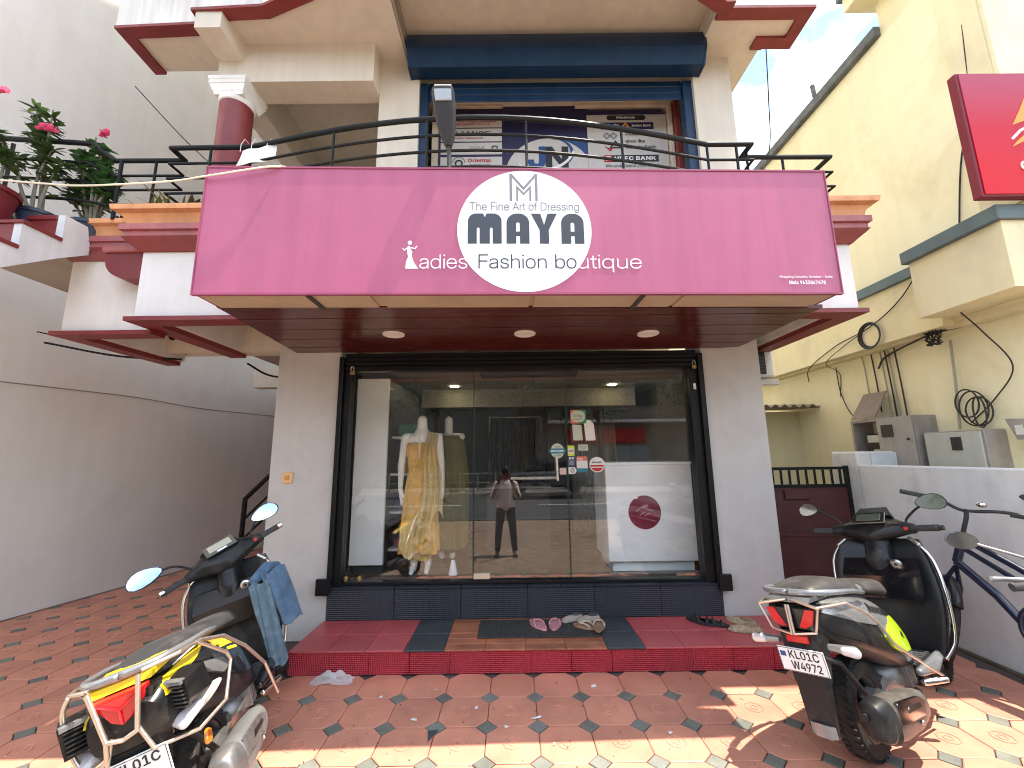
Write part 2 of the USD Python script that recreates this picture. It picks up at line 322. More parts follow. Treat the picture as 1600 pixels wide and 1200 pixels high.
# ---------------- shop building
m_grey = M('pale_grey_paint', (.49, .47, .44), .7, sc=1.6, fine=120, var=.06, bump=.15, streak=.05, stain=(.37, .355, .35), stain_amt=.5, stain_sc=3)
m_white = M('white_wall_paint', (.78, .765, .73), .75, sc=1.3, fine=90, var=.06, bump=.15, streak=.08, stain=(.50, .47, .43), stain_amt=.35, stain_sc=1.8)
m_cream = M('cream_wall_paint', (.66, .60, .50), .75, sc=1.0, fine=90, var=.06, bump=.15, streak=.1, stain=(.5, .45, .37), stain_amt=.35, stain_sc=2)
m_maroon = M('maroon_trim_paint', (.20, .024, .024), .5, sc=2.5, fine=60, var=.15, bump=.2, streak=.2, stain=(.30, .09, .08), stain_amt=.35)
m_rose = M('faded_red_band_paint', (.40, .10, .10), .45, sc=2.5, fine=60, var=.15, bump=.2, streak=.3, stain=(.48, .22, .2), stain_amt=.5)
m_orange = M('orange_ledge_paint', (.68, .31, .13), .6, sc=2.5, fine=60, var=.12, bump=.2, streak=.3, stain=(.35, .16, .08), stain_amt=.45)
m_soff = M('maroon_soffit_panel', (.085, .012, .010), .24, sc=1.2, fine=40, var=.12, bump=.03, rnd_=.12)
m_dark = M('dark_void_paint', (.05, .045, .04), .8)
B = thing('shop_building', 'white and grey shop building with maroon trim and first floor balcony', 'building', at=(.1, 4, 0))
pl = B.part('pillar', box(-2.30, -1.69, 4.0, 4.35, 0, 2.80), m_grey); pr_ = B.part('pillar', box(1.89, 2.462, 4.0, 4.35, 0, 2.80), m_grey)
B.part('plinth_core', box(-1.69, 1.89, 4.0, 4.3, 0, .42), m_bed, False)
x = -1.675
while x < 1.86:
    w = min(.30, 1.875 - x); B.part('plinth_tile', box(x + .001, x + w - .001, 3.984, 3.999, .172, .425, .003), m_navy, 20)
    B.part('sill_tile', box(x + .001, x + w - .001, 3.972, 4.12, .426, .446, .006), m_navy, 20); x += .30
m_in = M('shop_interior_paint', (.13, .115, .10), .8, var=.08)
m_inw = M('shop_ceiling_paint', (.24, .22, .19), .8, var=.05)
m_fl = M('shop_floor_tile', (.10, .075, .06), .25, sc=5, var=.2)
B.part('side_wall', box(-2.30, -1.9, 4.351, 9.4, -.03, 2.80), m_cream); B.part('side_wall', box(2.1, 2.46, 4.351, 9.4, -.03, 2.80), m_cream)
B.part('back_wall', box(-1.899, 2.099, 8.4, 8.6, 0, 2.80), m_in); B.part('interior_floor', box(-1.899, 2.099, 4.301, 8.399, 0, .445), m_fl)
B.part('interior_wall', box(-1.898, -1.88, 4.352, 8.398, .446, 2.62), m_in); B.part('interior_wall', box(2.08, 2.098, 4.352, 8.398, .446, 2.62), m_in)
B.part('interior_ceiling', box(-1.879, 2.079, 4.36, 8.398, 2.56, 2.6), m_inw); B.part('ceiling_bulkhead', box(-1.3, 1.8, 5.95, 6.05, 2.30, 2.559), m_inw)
for xx in (-.79, 1.40):
    B.part('interior_lamp', lathe([(0, -.012), (.055, -.012), (.062, 0)], 16, c=(xx, 5.66, 2.56)), M('warm_lamp', (1, .86, .5), emit=14, bump=0, var=0))
B.part('ceiling_vent', box(-.35, .75, 4.6, 4.8, 2.5, 2.559, .005), m_dark)
# soffit of narrow maroon boards
sof = Polygon([(-2.02, 2.70), (2.27, 2.86), (2.25, 3.95), (2.05, 4.0), (-2.13, 4.0)])
y = 2.70; k = 0
while y < 4.0:
    s = sof.intersection(sbox(-4, y + .003, 4, y + .087))
    if not s.is_empty and s.area > .005: B.part('soffit_board', xy(s, 2.63 + (k % 3) * .0012, .012), m_soff, False)
    y += .09; k += 1
B.part('soffit_backing', xy(sof, 2.646, .012), m_soff, False)
m_disc = M('lamp_diffuser', (.8, .76, .7), .4, var=.03, bump=0)
for xx, yy in ((-.995, 3.385), (.121, 3.41), (1.19, 3.45)):
    d = B.part('downlight', lathe([(.0, -.004), (.072, -.004), (.085, -.010), (.092, -.006), (.092, .004)], 28, c=(xx, yy, 2.629)), m_disc)
# balcony slab and parapets
bow = [(-2.2 + 3.9 * t, 3.2 - .36 * math.sin(PI * t)) for t in np.linspace(0, 1, 17)]
plan_near = [(-3.05, 4.45), (-3.05, 3.2)] + bow + [(2.83, 3.2), (2.83, 4.45)]
B.part('balcony_fascia', sweep(plan_near, [(0, 2.745), (0, 3.31), (-.16, 3.31), (-.16, 2.745)]), m_white)
B.part('balcony_slab', xy(Polygon([(-3.049, 4.6), (-3.049, 3.21)] + [(a, b + .02) for a, b in bow] + [(2.829, 3.21), (2.829, 4.6)]), 3.20, .14), m_cream)
def mould(path, z0, dz=1.0, sc=1.0):
    q = lambda l: [(d * sc, z0 + z * dz) for d, z in l]
    B.part('cove_moulding', sweep(path, q([(0, -.02), (.02, -.02), (.05, .01), (.095, .05), (.11, .07), (-.05, .07), (-.05, -.02)])), m_maroon)
    B.part('band_moulding', sweep(path, q([(.10, .072), (.10, .12), (.122, .122), (.122, .172), (-.05, .172), (-.05, .072)])), m_rose)
    B.part('ledge_moulding', sweep(path, q([(.09, .174), (.10, .225), (.125, .26), (.165, .275), (.172, .30), (.172, .315), (-.16, .315), (-.16, .174)])), m_orange)
mould(plan_near, 3.325)
B.part('drip_moulding', sweep(plan_near, [(-.12, 2.70), (.045, 2.70), (.045, 2.735), (.02, 2.744), (-.12, 2.744)]), m_maroon)
plan_far = [(-3.87, 4.6), (-3.87, 3.42), (-3.052, 3.42)]
B.part('balcony_fascia', sweep(plan_far, [(0, 2.70), (0, 3.34), (-.14, 3.34), (-.14, 2.70)]), m_white)
mould(plan_far, 3.36, 1.0, .8)
B.part('drip_moulding', sweep(plan_far, [(-.1, 2.655), (.05, 2.655), (.05, 2.69), (.02, 2.699), (-.1, 2.699)]), m_maroon)
B.part('balcony_slab', xy(sbox(-3.73, 3.56, -3.052, 4.6), 3.2, .14), m_cream)
jx = Polygon([(-3.052, 3.335), (-3.42, 3.335), (-3.42, 3.27)] + [(-3.22 - .2 * math.cos(t), 3.27 - .165 * math.sin(t)) for t in np.linspace(.05, PI / 2, 9)] + [(-3.052, 3.105)])
B.part('corner_bracket', xz(jx, 3.418, .16), m_maroon)
B.part('bracket_cap', box(-3.44, -3.053, 3.23, 3.418, 3.336, 3.385, .01), m_rose)
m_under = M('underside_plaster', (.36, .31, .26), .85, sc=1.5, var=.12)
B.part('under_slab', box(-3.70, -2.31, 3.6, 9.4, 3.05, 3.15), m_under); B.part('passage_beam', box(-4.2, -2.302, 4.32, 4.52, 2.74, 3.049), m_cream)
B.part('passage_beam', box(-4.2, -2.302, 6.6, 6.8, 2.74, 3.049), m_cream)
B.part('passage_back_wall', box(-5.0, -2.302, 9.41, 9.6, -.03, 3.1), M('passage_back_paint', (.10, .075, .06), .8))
# first floor
FZ = 3.36
RZ = 5.62
B.part('front_wall', box(-1.30, -.90, 3.62, 4.3, FZ, RZ), m_cream); B.part('front_wall', box(1.89, 2.27, 3.62, 4.3, FZ, RZ), m_cream)
B.part('front_wall', box(-.899, 1.889, 3.75, 4.3, 5.43, 5.80), m_cream); B.part('floor_slab', box(-3.05, 2.46, 4.601, 9.4, 3.2, FZ), m_cream)
B.part('edge_beam', box(-2.81, -1.301, 3.43, 3.69, 5.19, RZ), m_cream); B.part('side_beam', box(-2.81, -2.575, 3.691, 9, 5.19, RZ), m_cream); B.part('cantilever_beam', box(-2.81, -2.575, 3.10, 3.429, 5.42, RZ), m_cream)
B.part('inner_beam', box(-2.574, -1.301, 5.3, 5.5, 5.3, RZ), m_cream); B.part('recess_wall', box(-2.86, -1.0, 6.6, 6.8, FZ, RZ), M('recess_paint', (.42, .38, .33), .8, streak=.1)); B.part('recess_side', box(-1.30, -1.0, 4.301, 6.599, FZ, RZ), m_cream)
cxx, cyy = -2.66, 3.53
col = B.part('column', lathe([(.143, FZ), (.143, 4.98)], 28, c=(cxx, cyy, 0)), m_maroon)
sq = lambda a: [(-a, -a), (a, -a), (a, a), (-a, a)]
def ring4(a, z, r=0.): return np.c_[np.array(sq(a)) + (cxx, cyy), np.full(4, z)]
cap_l = loft([ring4(.135, 5.02), ring4(.14, 5.045), ring4(.15, 5.06), ring4(.165, 5.11), ring4(.172, 5.115), ring4(.172, 5.15), ring4(.178, 5.155), ring4(.178, 5.189)])
col.part('capital', cat([cap_l, lathe([(.144, 4.975), (.153, 4.985), (.155, 5.0), (.158, 5.03)], 28, c=(cxx, cyy, 0))]), m_white, False)
roof = [(-2.86, 9.4), (-2.86, 3.72), (-3.70, 3.72), (-3.68, 3.235), (-2.86, 3.205), (-2.85, 3.085), (-2.20, 3.06), (-1.55, 2.85), (1.55, 2.85), (1.98, 3.06), (2.06, 3.06), (2.06, 3.115), (2.82, 3.115), (2.835, 3.51), (2.55, 3.51), (2.55, 9.4)]
RP = Polygon(roof); band = RP.difference(RP.buffer(-.112, join_style=2)).intersection(union_all([sbox(-4, 2, 4, 3.52), sbox(-4, 3.5, -3.585, 3.8)]))
B.part('roof_slab', xy(RP.difference(sbox(-1.02, 3.0, 1.93, 3.745)).buffer(-.01), RZ, .2), m_cream, False); B.part('bay_ceiling', xy(sbox(-1.1, 2.9, 2.0, 3.8), RZ + .21, .05), m_cream, False)
B.part('bay_ceiling_edge', cat([box(-1.035, -1.012, 3.0, 3.74, RZ + .0, RZ + .209)]), m_under)
B.part('roof_drip_band', xy(band, RZ - .03, .028), m_maroon, False)
B.part('roof_fascia', xy(RP.buffer(-.008, join_style=2).difference(RP.buffer(-.10, join_style=2)).intersection(sbox(-4, 2, 4, 3.70)), RZ + .001, .55), M('stained_white_fascia', (.78, .765, .73), .75, sc=1.3, var=.06, streak=.35), False)
B.part('upper_storeys', box(-2.85, 2.5, 3.3, 11, RZ + .58, 15), m_cream); B.part('upper_balcony', box(-3.25, -.8, 2.45, 3.299, 6.5, 7.3), m_cream); B.part('upper_side_wing', box(-3.6, -2.851, 3.3, 11, 6.5, 12), m_cream)
B.part('first_floor_side_wall', box(2.1, 2.46, 4.301, 9.4, FZ + .001, RZ), m_cream); B.part('first_floor_back_wall', box(-1.0, 2.09, 6.6, 6.8, FZ + .001, RZ), m_in)
# shutter of the first floor shop
m_blue = M('navy_shutter_paint', (.007, .030, .078), .42, spec=.3, sc=2, fine=60, var=.2, bump=.15, streak=.25, stain=(.02, .035, .06), stain_amt=.3)
SH = thing('roller_shutter', 'dark blue rolled up shutter box above the first floor shop', 'shutter', at=(.5, 3.6, 5.4))
prof = [(3.62, 5.50), (3.62, 5.93), (3.36, 5.93), (3.30, 5.86), (3.27, 5.76), (3.29, 5.64), (3.36, 5.50)]
prof = [(3.619, 5.39), (3.619, 5.72), (3.44, 5.72), (3.41, 5.63), (3.41, 5.53), (3.48, 5.39)]
SH.part('shutter_box', yz(prof, -.965, 2.90), m_blue, 20)
SH.part('end_plate', yz(affinity.scale(Polygon(prof), 1.03, 1.03), -.985, .019), m_blue); SH.part('end_plate', yz(affinity.scale(Polygon(prof), 1.03, 1.03), 1.936, .019), m_blue)
SH.part('guide_channel', box(-.899, -.82, 3.66, 3.74, FZ, 5.389), m_blue); SH.part('guide_channel', box(1.80, 1.889, 3.66, 3.74, FZ, 5.389), m_blue)
for k in range(3): SH.part('shutter_slat', box(-.819, 1.799, 3.69, 3.712, 5.425 - (k + 1) * .075, 5.422 - k * .075, .008), m_blue)
# boards of the finance shop
m_bn = M('navy_sign_board', (.016, .014, .055), .45, var=.15); m_bg = M('pale_sign_board', (.52, .50, .47), .5, var=.05, sc=3, stain=(.4, .38, .34), stain_amt=.3)
m_ink = M('black_print', (.018, .018, .025), .6, bump=0); m_redp = M('red_print', (.42, .02, .02), .6, bump=0); m_wp = M('white_print', (.75, .74, .72), .6, bump=0, var=.04); m_blp = M('blue_print', (.015, .06, .2), .5, bump=0)
m_crm = M('cream_frame', (.66, .56, .44), .6, streak=.2); m_gold = M('orange_print', (.70, .28, .02), .5, bump=0); m_gry = M('grey_print', (.20, .20, .21), .6, bump=0)
YB = 4.0
L1 = thing('insurance_board', 'pale insurance list board with dark bars, left inside blue shutter opening', 'sign', at=(-.4, YB, 5))
L1.part('backing', box(-.83, -.055, YB, YB + .02, FZ + .02, 5.40), m_bn); L1.part('top_strip', box(-.80, -.062, YB - .04, YB - .002, 5.40, 5.47, .004), m_crm); L1.part('side_strip', box(-.828, -.765, YB - .06, YB - .003, FZ + .02, 5.399, .004), m_crm)
rows = [(5.285, 5.165), (5.15, 4.99), (4.975, 4.83), (4.80, 4.66), (4.63, 4.5), (4.47, 4.34)]
for a, b in rows: L1.part('name_panel', box(-.74, -.07, YB - .008, YB - .001, b, a, .002), m_bg)
def lt(T_, s, x, z, h, mat, wt=500, width=None, y=YB - .009, font='Inter', nm='lettering'):
    return T_.part(nm, mv(text(s, h, wt, .0015, width, font), x, y, z), mat, False)
lt(L1, 'THE NEW INDIA ASSURANCE', -.70, 5.255, .024, m_ink, 700, .60); lt(L1, 'of the Govt. of India undertaking', -.66, 5.225, .02, m_redp, 600, .52); lt(L1, 'INSURANCE CO. LTD', -.60, 5.19, .022, m_redp, 600, .40)
lt(L1, 'RELIANCE', -.70, 5.06, .052, m_ink, 700, .50); lt(L1, 'GENERAL INSURANCE', -.62, 5.02, .02, m_redp, 500, .34)
lt(L1, 'CHOLA', -.42, 4.90, .03, m_gry, 400, .16); L1.part('emblem', xz(ell(-.15, 4.905, .035, .03).difference(ell(-.15, 4.905, .022, .017)), YB - .009, .0015), m_ink, False)
lt(L1, 'Oriental', -.44, 4.735, .042, m_redp, 700, .25); lt(L1, 'INSURANCE', -.42, 4.69, .018, m_ink, 500, .22)
L1.part('emblem', xz(ell(-.54, 4.72, .045, .045).difference(ell(-.54, 4.72, .026, .026)), YB - .009, .0015), m_ink, False)
L1.part('emblem', xz(ell(-.54, 4.73, .07, .07, a0=0, a1=PI).difference(ell(-.54, 4.73, .06, .06)), YB - .009, .0015), m_gry, False)
L2 = thing('logo_board', 'navy board with white circle and blue initials behind balcony rail', 'sign', at=(.4, YB, 5))
L2.part('backing', box(-.054, .868, YB + .001, YB + .02, FZ + .02, 5.44), m_bn)
L2.part('roundel', xz(ell(.44, 4.56, .48, .46).intersection(sbox(-.05, 4, .866, 6)), YB, .004), m_bg, False)
L2.part('blue_arc', xz(ell(.50, 4.56, .58, .50).difference(ell(.44, 4.56, .485, .465)).intersection(sbox(.5, 4.6, .864, 6)), YB, .003), m_blp, False)
lt(L2, 'J', .21, 4.66, .255, m_blp, 850, .19, YB - .005); lt(L2, 'N', .40, 4.66, .255, m_ink, 850, .25, YB - .0045)
L2.part('swoosh', xz(ell(.52, 4.84, .19, .17).difference(ell(.495, 4.84, .18, .165)).intersection(sbox(.42, 4.72, 1, 5.2)), YB - .003, .003), m_blp, False)
L2.part('swoosh', xz(ell(.36, 4.90, .36, .28).difference(ell(.345, 4.925, .36, .28)).intersection(sbox(.1, 4.55, .8, 4.86)), YB - .0075, .002), m_wp, False)
L3 = thing('finance_board', 'pale bank list board with black name strips, right inside shutter opening', 'sign', at=(1.3, YB, 5))
L3.part('backing', box(.869, 1.745, YB, YB + .02, FZ + .02, 5.31), m_bg); L3.part('top_strip', box(.74, 1.80, YB - .045, YB - .002, 5.385, 5.45, .004), m_crm); L3.part('dark_strip', box(.87, 1.70, YB - .02, YB, 5.315, 5.355), m_bn)
L3.part('side_strip', box(1.748, 1.79, YB - .06, YB - .003, FZ + .02, 5.384, .004), m_crm); L3.part('side_strip', box(1.795, 1.84, YB - .12, YB - .06, FZ + .02, 5.384, .004), m_maroon)
L3.part('name_panel', xz(rrect(1.09, 1.52, 5.24, 5.30, .03), YB - .001, .003), m_ink, False); lt(L3, 'Finance', 1.20, 5.257, .03, m_wp, 700, .20, YB - .005)
L3.part('name_panel', xz(sbox(1.02, 5.125, 1.60, 5.21), YB - .001, .003), m_bn, False)
lt(L3, 'इंडियन बैंक', 1.05, 5.155, .03, m_wp, 500, .17, YB - .005, 'NotoSansDevanagari'); lt(L3, 'Indian Bank', 1.36, 5.155, .028, m_wp, 600, .21, YB - .005)
L3.part('emblem', xz(Polygon([(1.25, 5.145), (1.33, 5.145), (1.29, 5.20)]).buffer(.008).difference(Polygon([(1.27, 5.155), (1.31, 5.155), (1.29, 5.18)])), YB - .004, .002), m_gold, False)
lt(L3, 'Indus Bank', 1.28, 5.045, .03, m_ink, 500, .30)
for q in (1.08, 1.155): L3.part('emblem', xz(affinity.translate(Polygon([(q - .045, 4.97), (q, 5.015), (q + .045, 4.97), (q, 4.925)]).difference(Polygon([(q - .025, 4.97), (q, 4.995), (q + .025, 4.97), (q, 4.945)])), 0, .075), YB - .003, .002), m_gry, False)
lt(L3, 'केनरा बैंक', 1.28, 4.955, .032, m_ink, 500, .22, YB - .003, 'NotoSansDevanagari'); lt(L3, 'Canara Bank', 1.28, 4.885, .034, m_ink, 500, .33)
L3.part('emblem', xz(affinity.translate(Polygon([(1.10, 4.80), (1.17, 4.90), (1.24, 4.80)]).difference(Polygon([(1.13, 4.815), (1.17, 4.87), (1.21, 4.815)])), 0, .09), YB - .003, .002), m_ink, False)
L3.part('emblem', xz(Polygon([(1.05, 4.92), (1.11, 4.85), (1.17, 4.92), (1.11, 4.88)]), YB - .005, .002), m_redp, False)
L3.part('name_panel', xz(sbox(1.04, 4.725, 1.63, 4.805), YB - .001, .003), m_ink, False); L3.part('name_panel', xz(sbox(1.04, 4.725, 1.125, 4.805), YB - .004, .002), m_redp, False)
L3.part('emblem', xz(sbox(1.055, 4.74, 1.11, 4.79).difference(sbox(1.07, 4.752, 1.095, 4.778)), YB - .006, .002), m_wp, False)
lt(L3, 'HDFC BANK', 1.15, 4.742, .045, m_wp, 800, .45, YB - .005); lt(L3, 'We understand your world', 1.05, 4.66, .03, m_ink, 400, .57)
# ---------------- the big sign
m_pink = M('pink_sign_vinyl', (.41, .095, .18), .42, sc=.9, fine=30, var=.06, bump=.06, streak=.16, spec=.45, stain=(.42, .13, .22), stain_amt=.35, stain_sc=1.5)
m_disc2 = M('white_sign_vinyl', (.78, .78, .77), .42, var=.03, bump=.03, streak=.06)
m_char = M('charcoal_lettering', (.026, .034, .048), .45, bump=0, var=.06)
m_beige = M('beige_sign_underside', (.48, .38, .27), .7, sc=2, var=.12, stain=(.3, .22, .15), stain_amt=.5)
ang = math.atan2(2.575 - 2.465, 4.18)
S = thing('shop_sign', 'long pink boutique sign box with white roundel above shop entrance', 'sign', mat4=rigid(-2.005, 2.465, 2.635, ang))
SWd, SHt = 4.19, .875
S.part('sign_box', box(0, SWd, .004, .25, .004, SHt), m_beige); S.part('sign_face', box(0, SWd, 0, .0035, 0, SHt + .004), m_pink, False)
S.part('edge_trim', cat([box(-.008, SWd + .008, -.006, .02, SHt + .005, SHt + .017), box(-.008, SWd + .008, -.006, .02, -.014, -.001), box(-.008, -.001, -.006, .25, 0, SHt), box(SWd + .001, SWd + .008, -.006, .25, 0, SHt)]), M('sign_edge_metal', (.30, .06, .12), .5))
for xx, w in ((0.02, 1.10), (1.16, 1.0), (2.17, .98), (3.16, 1.0)): S.part('underside_panel', box(xx, xx + w - .02, .03, .245, -.008, .003), m_beige, False)
for xx in (.70, 2.86): S.part('underside_strap', box(xx, xx + .03, .01, .26, -.02, -.0085), m_dark)
cx_, cz_ = 2.106, .437
S.part('roundel', xz(ell(cx_, cz_, .445, .435, 96), 0, .003), m_disc2, False)
lw = lambda pts, w, cap=2: LineString(pts).buffer(w / 2, cap_style=cap, join_style=2)
def put(nm, g, mat, y=-.003): return S.part(nm, xz(g, y, .0022), mat, False)
z0, x0 = .648, 2.018; W, Hh = .172, .20
put('monogram', union_all([lw([(x0, z0), (x0, z0 + Hh)], .016), lw([(x0 + W, z0), (x0 + W, z0 + Hh)], .016), lw([(x0, z0 + Hh - .004), (x0 + W / 2, z0 + Hh * .45), (x0 + W, z0 + Hh - .004)], .014), lw([(x0 + .042, z0), (x0 + .042, z0 + .10), (x0 + W / 2, z0 + .05), (x0 + W - .042, z0 + .10), (x0 + W - .042, z0)], .011)]), m_gry)
S.part('lettering', mv(text('The Fine Art of Dressing', .058, 300, .002, .735), 1.74, -.003, .578), m_gry, False)
# MAYA, rounded art deco capitals
def dome_letter(w, h, r): return sbox(0, 0, w, h - r).union(sbox(r, 0, w - r, h)).union(Point(r, h - r).buffer(r, 12)).union(Point(w - r, h - r).buffer(r, 12))
hM = .215
Mm = dome_letter(.222, hM, .055).difference(union_all([sbox(.058, -1, .078, .105), Point(.068, .105).buffer(.010), sbox(.144, -1, .164, .105), Point(.154, .105).buffer(.010)])).difference(Polygon([(.095, hM + .01), (.127, hM + .01), (.111, hM - .028)]))
A_ = dome_letter(.150, hM, .068).difference(union_all([sbox(.062, -1, .088, .055), sbox(.062, .085, .088, .140), Point(.075, .14).buffer(.013)]))
Y_ = Polygon([(0, hM), (.062, hM), (.086, hM * .62), (.11, hM), (.172, hM), (.116, .098), (.116, 0), (.056, 0), (.056, .098)])
for g, xx in ((Mm, 1.732), (A_, 1.987), (Y_, 2.150), (A_, 2.350)): put('letter', affinity.translate(g, xx, .338), m_char)
m_wl = M('white_lettering', (.82, .79, .78), .45, bump=0, var=.03)
S.part('lettering', mv(text('adies', .098, 260, .002, .308), 1.42, -.0003, .165), m_wl, False)
S.part('lettering', mv(text('Fashion bo', .098, 260, .002, .64), 1.802, -.003, .165), m_char, False)
S.part('lettering', mv(text('utique', .098, 260, .002, .42), 2.452, -.0003, .165), m_wl, False)
lady = union_all([Polygon([(.022, 0), (.105, 0), (.075, .04), (.060, .085), (.064, .11), (.050, .132), (.046, .152), (.034, .150), (.030, .128), (.030, .105), (.038, .08), (.026, .05)]), Point(.046, .172).buffer(.014), lw([(.050, .14), (.080, .132), (.092, .150)], .007), lw([(.034, .14), (.012, .122), (.0, .136)], .007)])
put('lady_figure', affinity.translate(affinity.scale(lady, 1, 1.05, origin=(0, 0)), 1.308, .163), m_wl, -.0003)
S.part('lettering', mv(text('Mob: 9633847678', .024, 600, .0018, .245), 3.845, -.0003, .055), m_wl, False)
S.part('lettering', mv(text('Shopping Complex, Keralam - India', .014, 500, .0018, .355), 3.785, -.0003, .10), m_wl, False)
# ---------------- flood light on the sign
m_lampg = M('dark_grey_casting', (.028, .026, .026), .45, var=.2, metal=.3, stain=(.14, .13, .12), stain_amt=.5, stain_sc=6)
FL = thing('flood_light', 'dark grey tapered flood lamp on neck above sign', 'lamp', at=(-.42, 2.5, 3.52))
ring_ = lambda z, w, d, yc, xc=-.43: np.array([(xc + w * math.copysign(abs(math.cos(t)) ** .5, math.cos(t)), yc + d * math.copysign(abs(math.sin(t)) ** .5, math.sin(t)), z) for t in np.arange(20) * PI / 10])
FL.part('lamp_head', loft([ring_(3.70, .022, .02, 2.52, -.412), ring_(3.745, .045, .028, 2.50, -.415), ring_(3.83, .066, .034, 2.47, -.422), ring_(3.93, .076, .036, 2.43, -.43), ring_(4.0, .078, .036, 2.40, -.434), ring_(4.025, .07, .03, 2.39, -.435)]), m_lampg, 40)
FL.part('lens', loft([ring_(3.94, .055, .006, 2.388, -.43), ring_(4.0, .058, .006, 2.362, -.433)]), M('lens_glass', (.35, .40, .45), .08, bump=0), 40)
FL.part('neck', tube([(-.412, 2.52, 3.72), (-.408, 2.53, 3.62), (-.405, 2.53, 3.52)], .016), m_lampg); FL.part('top_clip', box(-.49, -.375, 2.36, 2.43, 4.026, 4.04, .004), M('bright_clip', (.55, .55, .55), .3, metal=.7))
# ---------------- balcony railing
m_rail = M('black_rail_paint', (.008, .010, .010), .5, spec=.2, sc=3, fine=60, var=.25, bump=.2)
bowr = [(-2.2 + 3.9 * t, 3.14 - .30 * math.sin(PI * t)) for t in np.linspace(0, 1, 21)]
pr2 = [(-2.897, 3.30), (-2.897, 3.15)] + bowr + [(2.084, 3.14), (2.084, 3.30), (2.88, 3.30), (2.88, 3.9)]
zr = lambda p: 4.24 - .035 * (p[0] + 2.9) / 5.8
R_ = thing('balcony_railing', 'long black tube balcony railing bowed out in the middle', 'railing', at=(0, 3.2, 3.62))
left_far = [(-3.51, 3.30), (-2.897, 3.30)]
full = [(-3.51, 3.30)] + pr2
for k, (dz, r) in enumerate(((0, .021), (-.15, .0115), (-.29, .0115), (-.43, .0115))):
    R_.part('top_rail' if k == 0 else 'mid_rail', rod([(p[0], p[1], zr(p) + dz) for p in full], r, 10), m_rail)
for p in [(-3.15, 3.30), (-2.55, 3.145)] + [bowr[i] for i in (0, 4, 8, 12, 16, 20)] + [(1.95, 3.14), (2.45, 3.30), (2.084, 3.22)]:
    R_.part('post', tube([(p[0], p[1], 3.64), (p[0], p[1], zr(p) - .005)], .011), m_rail)
SR = thing('stair_railing', 'black tube railing of the outside stair in front of flowers', 'railing', at=(-4, 3.3, 3.6))
for k, (dz, r) in enumerate(((0, .023), (-.19, .013), (-.37, .013), (-.55, .013))):
    s_ = .18 if k == 0 else .15
    SR.part('top_rail' if k == 0 else 'mid_rail', rod([(-5.3, 3.1, 4.42 + dz - .03), (-3.75 - .02 * k, 3.30, 4.42 + dz), (-3.512, 3.30, 4.24 - .145 * k)], r, 10), m_rail)
for xx in (-4.44, -3.42 - .02): SR.part('post', tube([(xx, 3.28, 3.75 if xx < -4 else 3.66), (xx, 3.28, 4.41 if xx < -4 else 4.235)], .015), m_rail)
BN = thing('paper_banner', 'creased white paper banner tied to the balcony railing', 'banner', at=(-2.3, 3.13, 4.1))
u, v = np.meshgrid(np.linspace(0, 1, 14), np.linspace(0, 1, 6), indexing='ij')
BN.part('paper_sheet', surf(np.stack([-2.291 + .33 * u + .045 * v * (1 - u), 3.10 + .006 * np.sin(u * 11 + v * 3), 4.025 + .062 * u + (.14 + .008 * u) * v + .004 * np.sin(u * 7)], -1), .002), M('white_paper', (.80, .80, .80), .7), False)
for xx in (-2.26, -2.17, -2.04, -1.97): BN.part('tie', tube([(xx, 3.09, 4.15 + .07 * (xx + 2.26) / .3), (xx + .005, 3.085, 4.215), (xx + .03, 3.09, 4.27), (xx + .045, 3.12, 4.25)], .003, 5), M('white_string', (.7, .7, .68), .7))
solo('cream_cable', tube(spline([(-5.2, 2.75, 3.75), (-3.9, 2.62, 3.585), (-3.29, 2.6, 3.516), (-2.97, 2.6, 3.493), (-2.344, 2.52, 3.455), (-1.99, 2.44, 3.435), (-1.62, 2.445, 3.50), (-1.50, 2.49, 3.535)], 8), .0065, 6), M('cream_cable_sheath', (.72, .66, .50), .6), 'cream cable slung along the left railing down to the sign', 'cable')
LB = thing('leaning_board', 'pale blue sheet leaning in the first floor recess', 'board', at=(-1.7, 4.4, 3.5))
LB.part('sheet', trimesh.Trimesh(*(lambda q: (q.vertices, q.faces))(hull([(-2.15, 4.5, 5.0), (-1.72, 4.5, 5.05), (-1.35, 4.4, 4.2), (-1.7, 4.4, 4.15), (-2.15, 4.53, 5.0), (-1.72, 4.53, 5.05), (-1.35, 4.43, 4.2), (-1.7, 4.43, 4.15)])), process=False), M('pale_blue_sheet', (.42, .47, .52), .5)); LB.part('brown_batten', hull([(-1.75, 4.55, 5.1), (-1.5, 4.55, 5.12), (-1.38, 4.5, 4.6), (-1.5, 4.5, 4.55), (-1.75, 4.58, 5.1), (-1.5, 4.58, 5.12), (-1.38, 4.53, 4.6), (-1.5, 4.53, 4.55)]), M('brown_board', (.25, .15, .09), .7))
# ---------------- shop front
m_frame = M('black_aluminium', (.006, .006, .0065), .38, spec=.25, var=.2, bump=.1)
m_glass = glass('shop_glass', .060)
m_steel = M('brushed_steel', (.60, .57, .52), .25, metal=1., var=.08)
m_brass = M('old_brass', (.35, .22, .09), .4, metal=.8, var=.2)
F_ = B
F_.part('window_jamb', box(-1.688, -1.645, 3.965, 4.12, .40, 2.58, .004), m_frame); F_.part('window_jamb', box(-1.643, -1.578, 4.0, 4.12, .447, 2.46, .004), m_frame)
F_.part('window_jamb', box(1.84, 1.888, 3.965, 4.12, .40, 2.58, .004), m_frame); F_.part('window_jamb', box(1.752, 1.838, 4.0, 4.12, .447, 2.46, .004), m_frame)
F_.part('jamb_foot', box(-1.77, -1.646, 3.93, 3.964, .39, .53, .006), m_frame); F_.part('jamb_foot', box(1.842, 1.955, 3.93, 3.964, .39, .53, .006), m_frame)
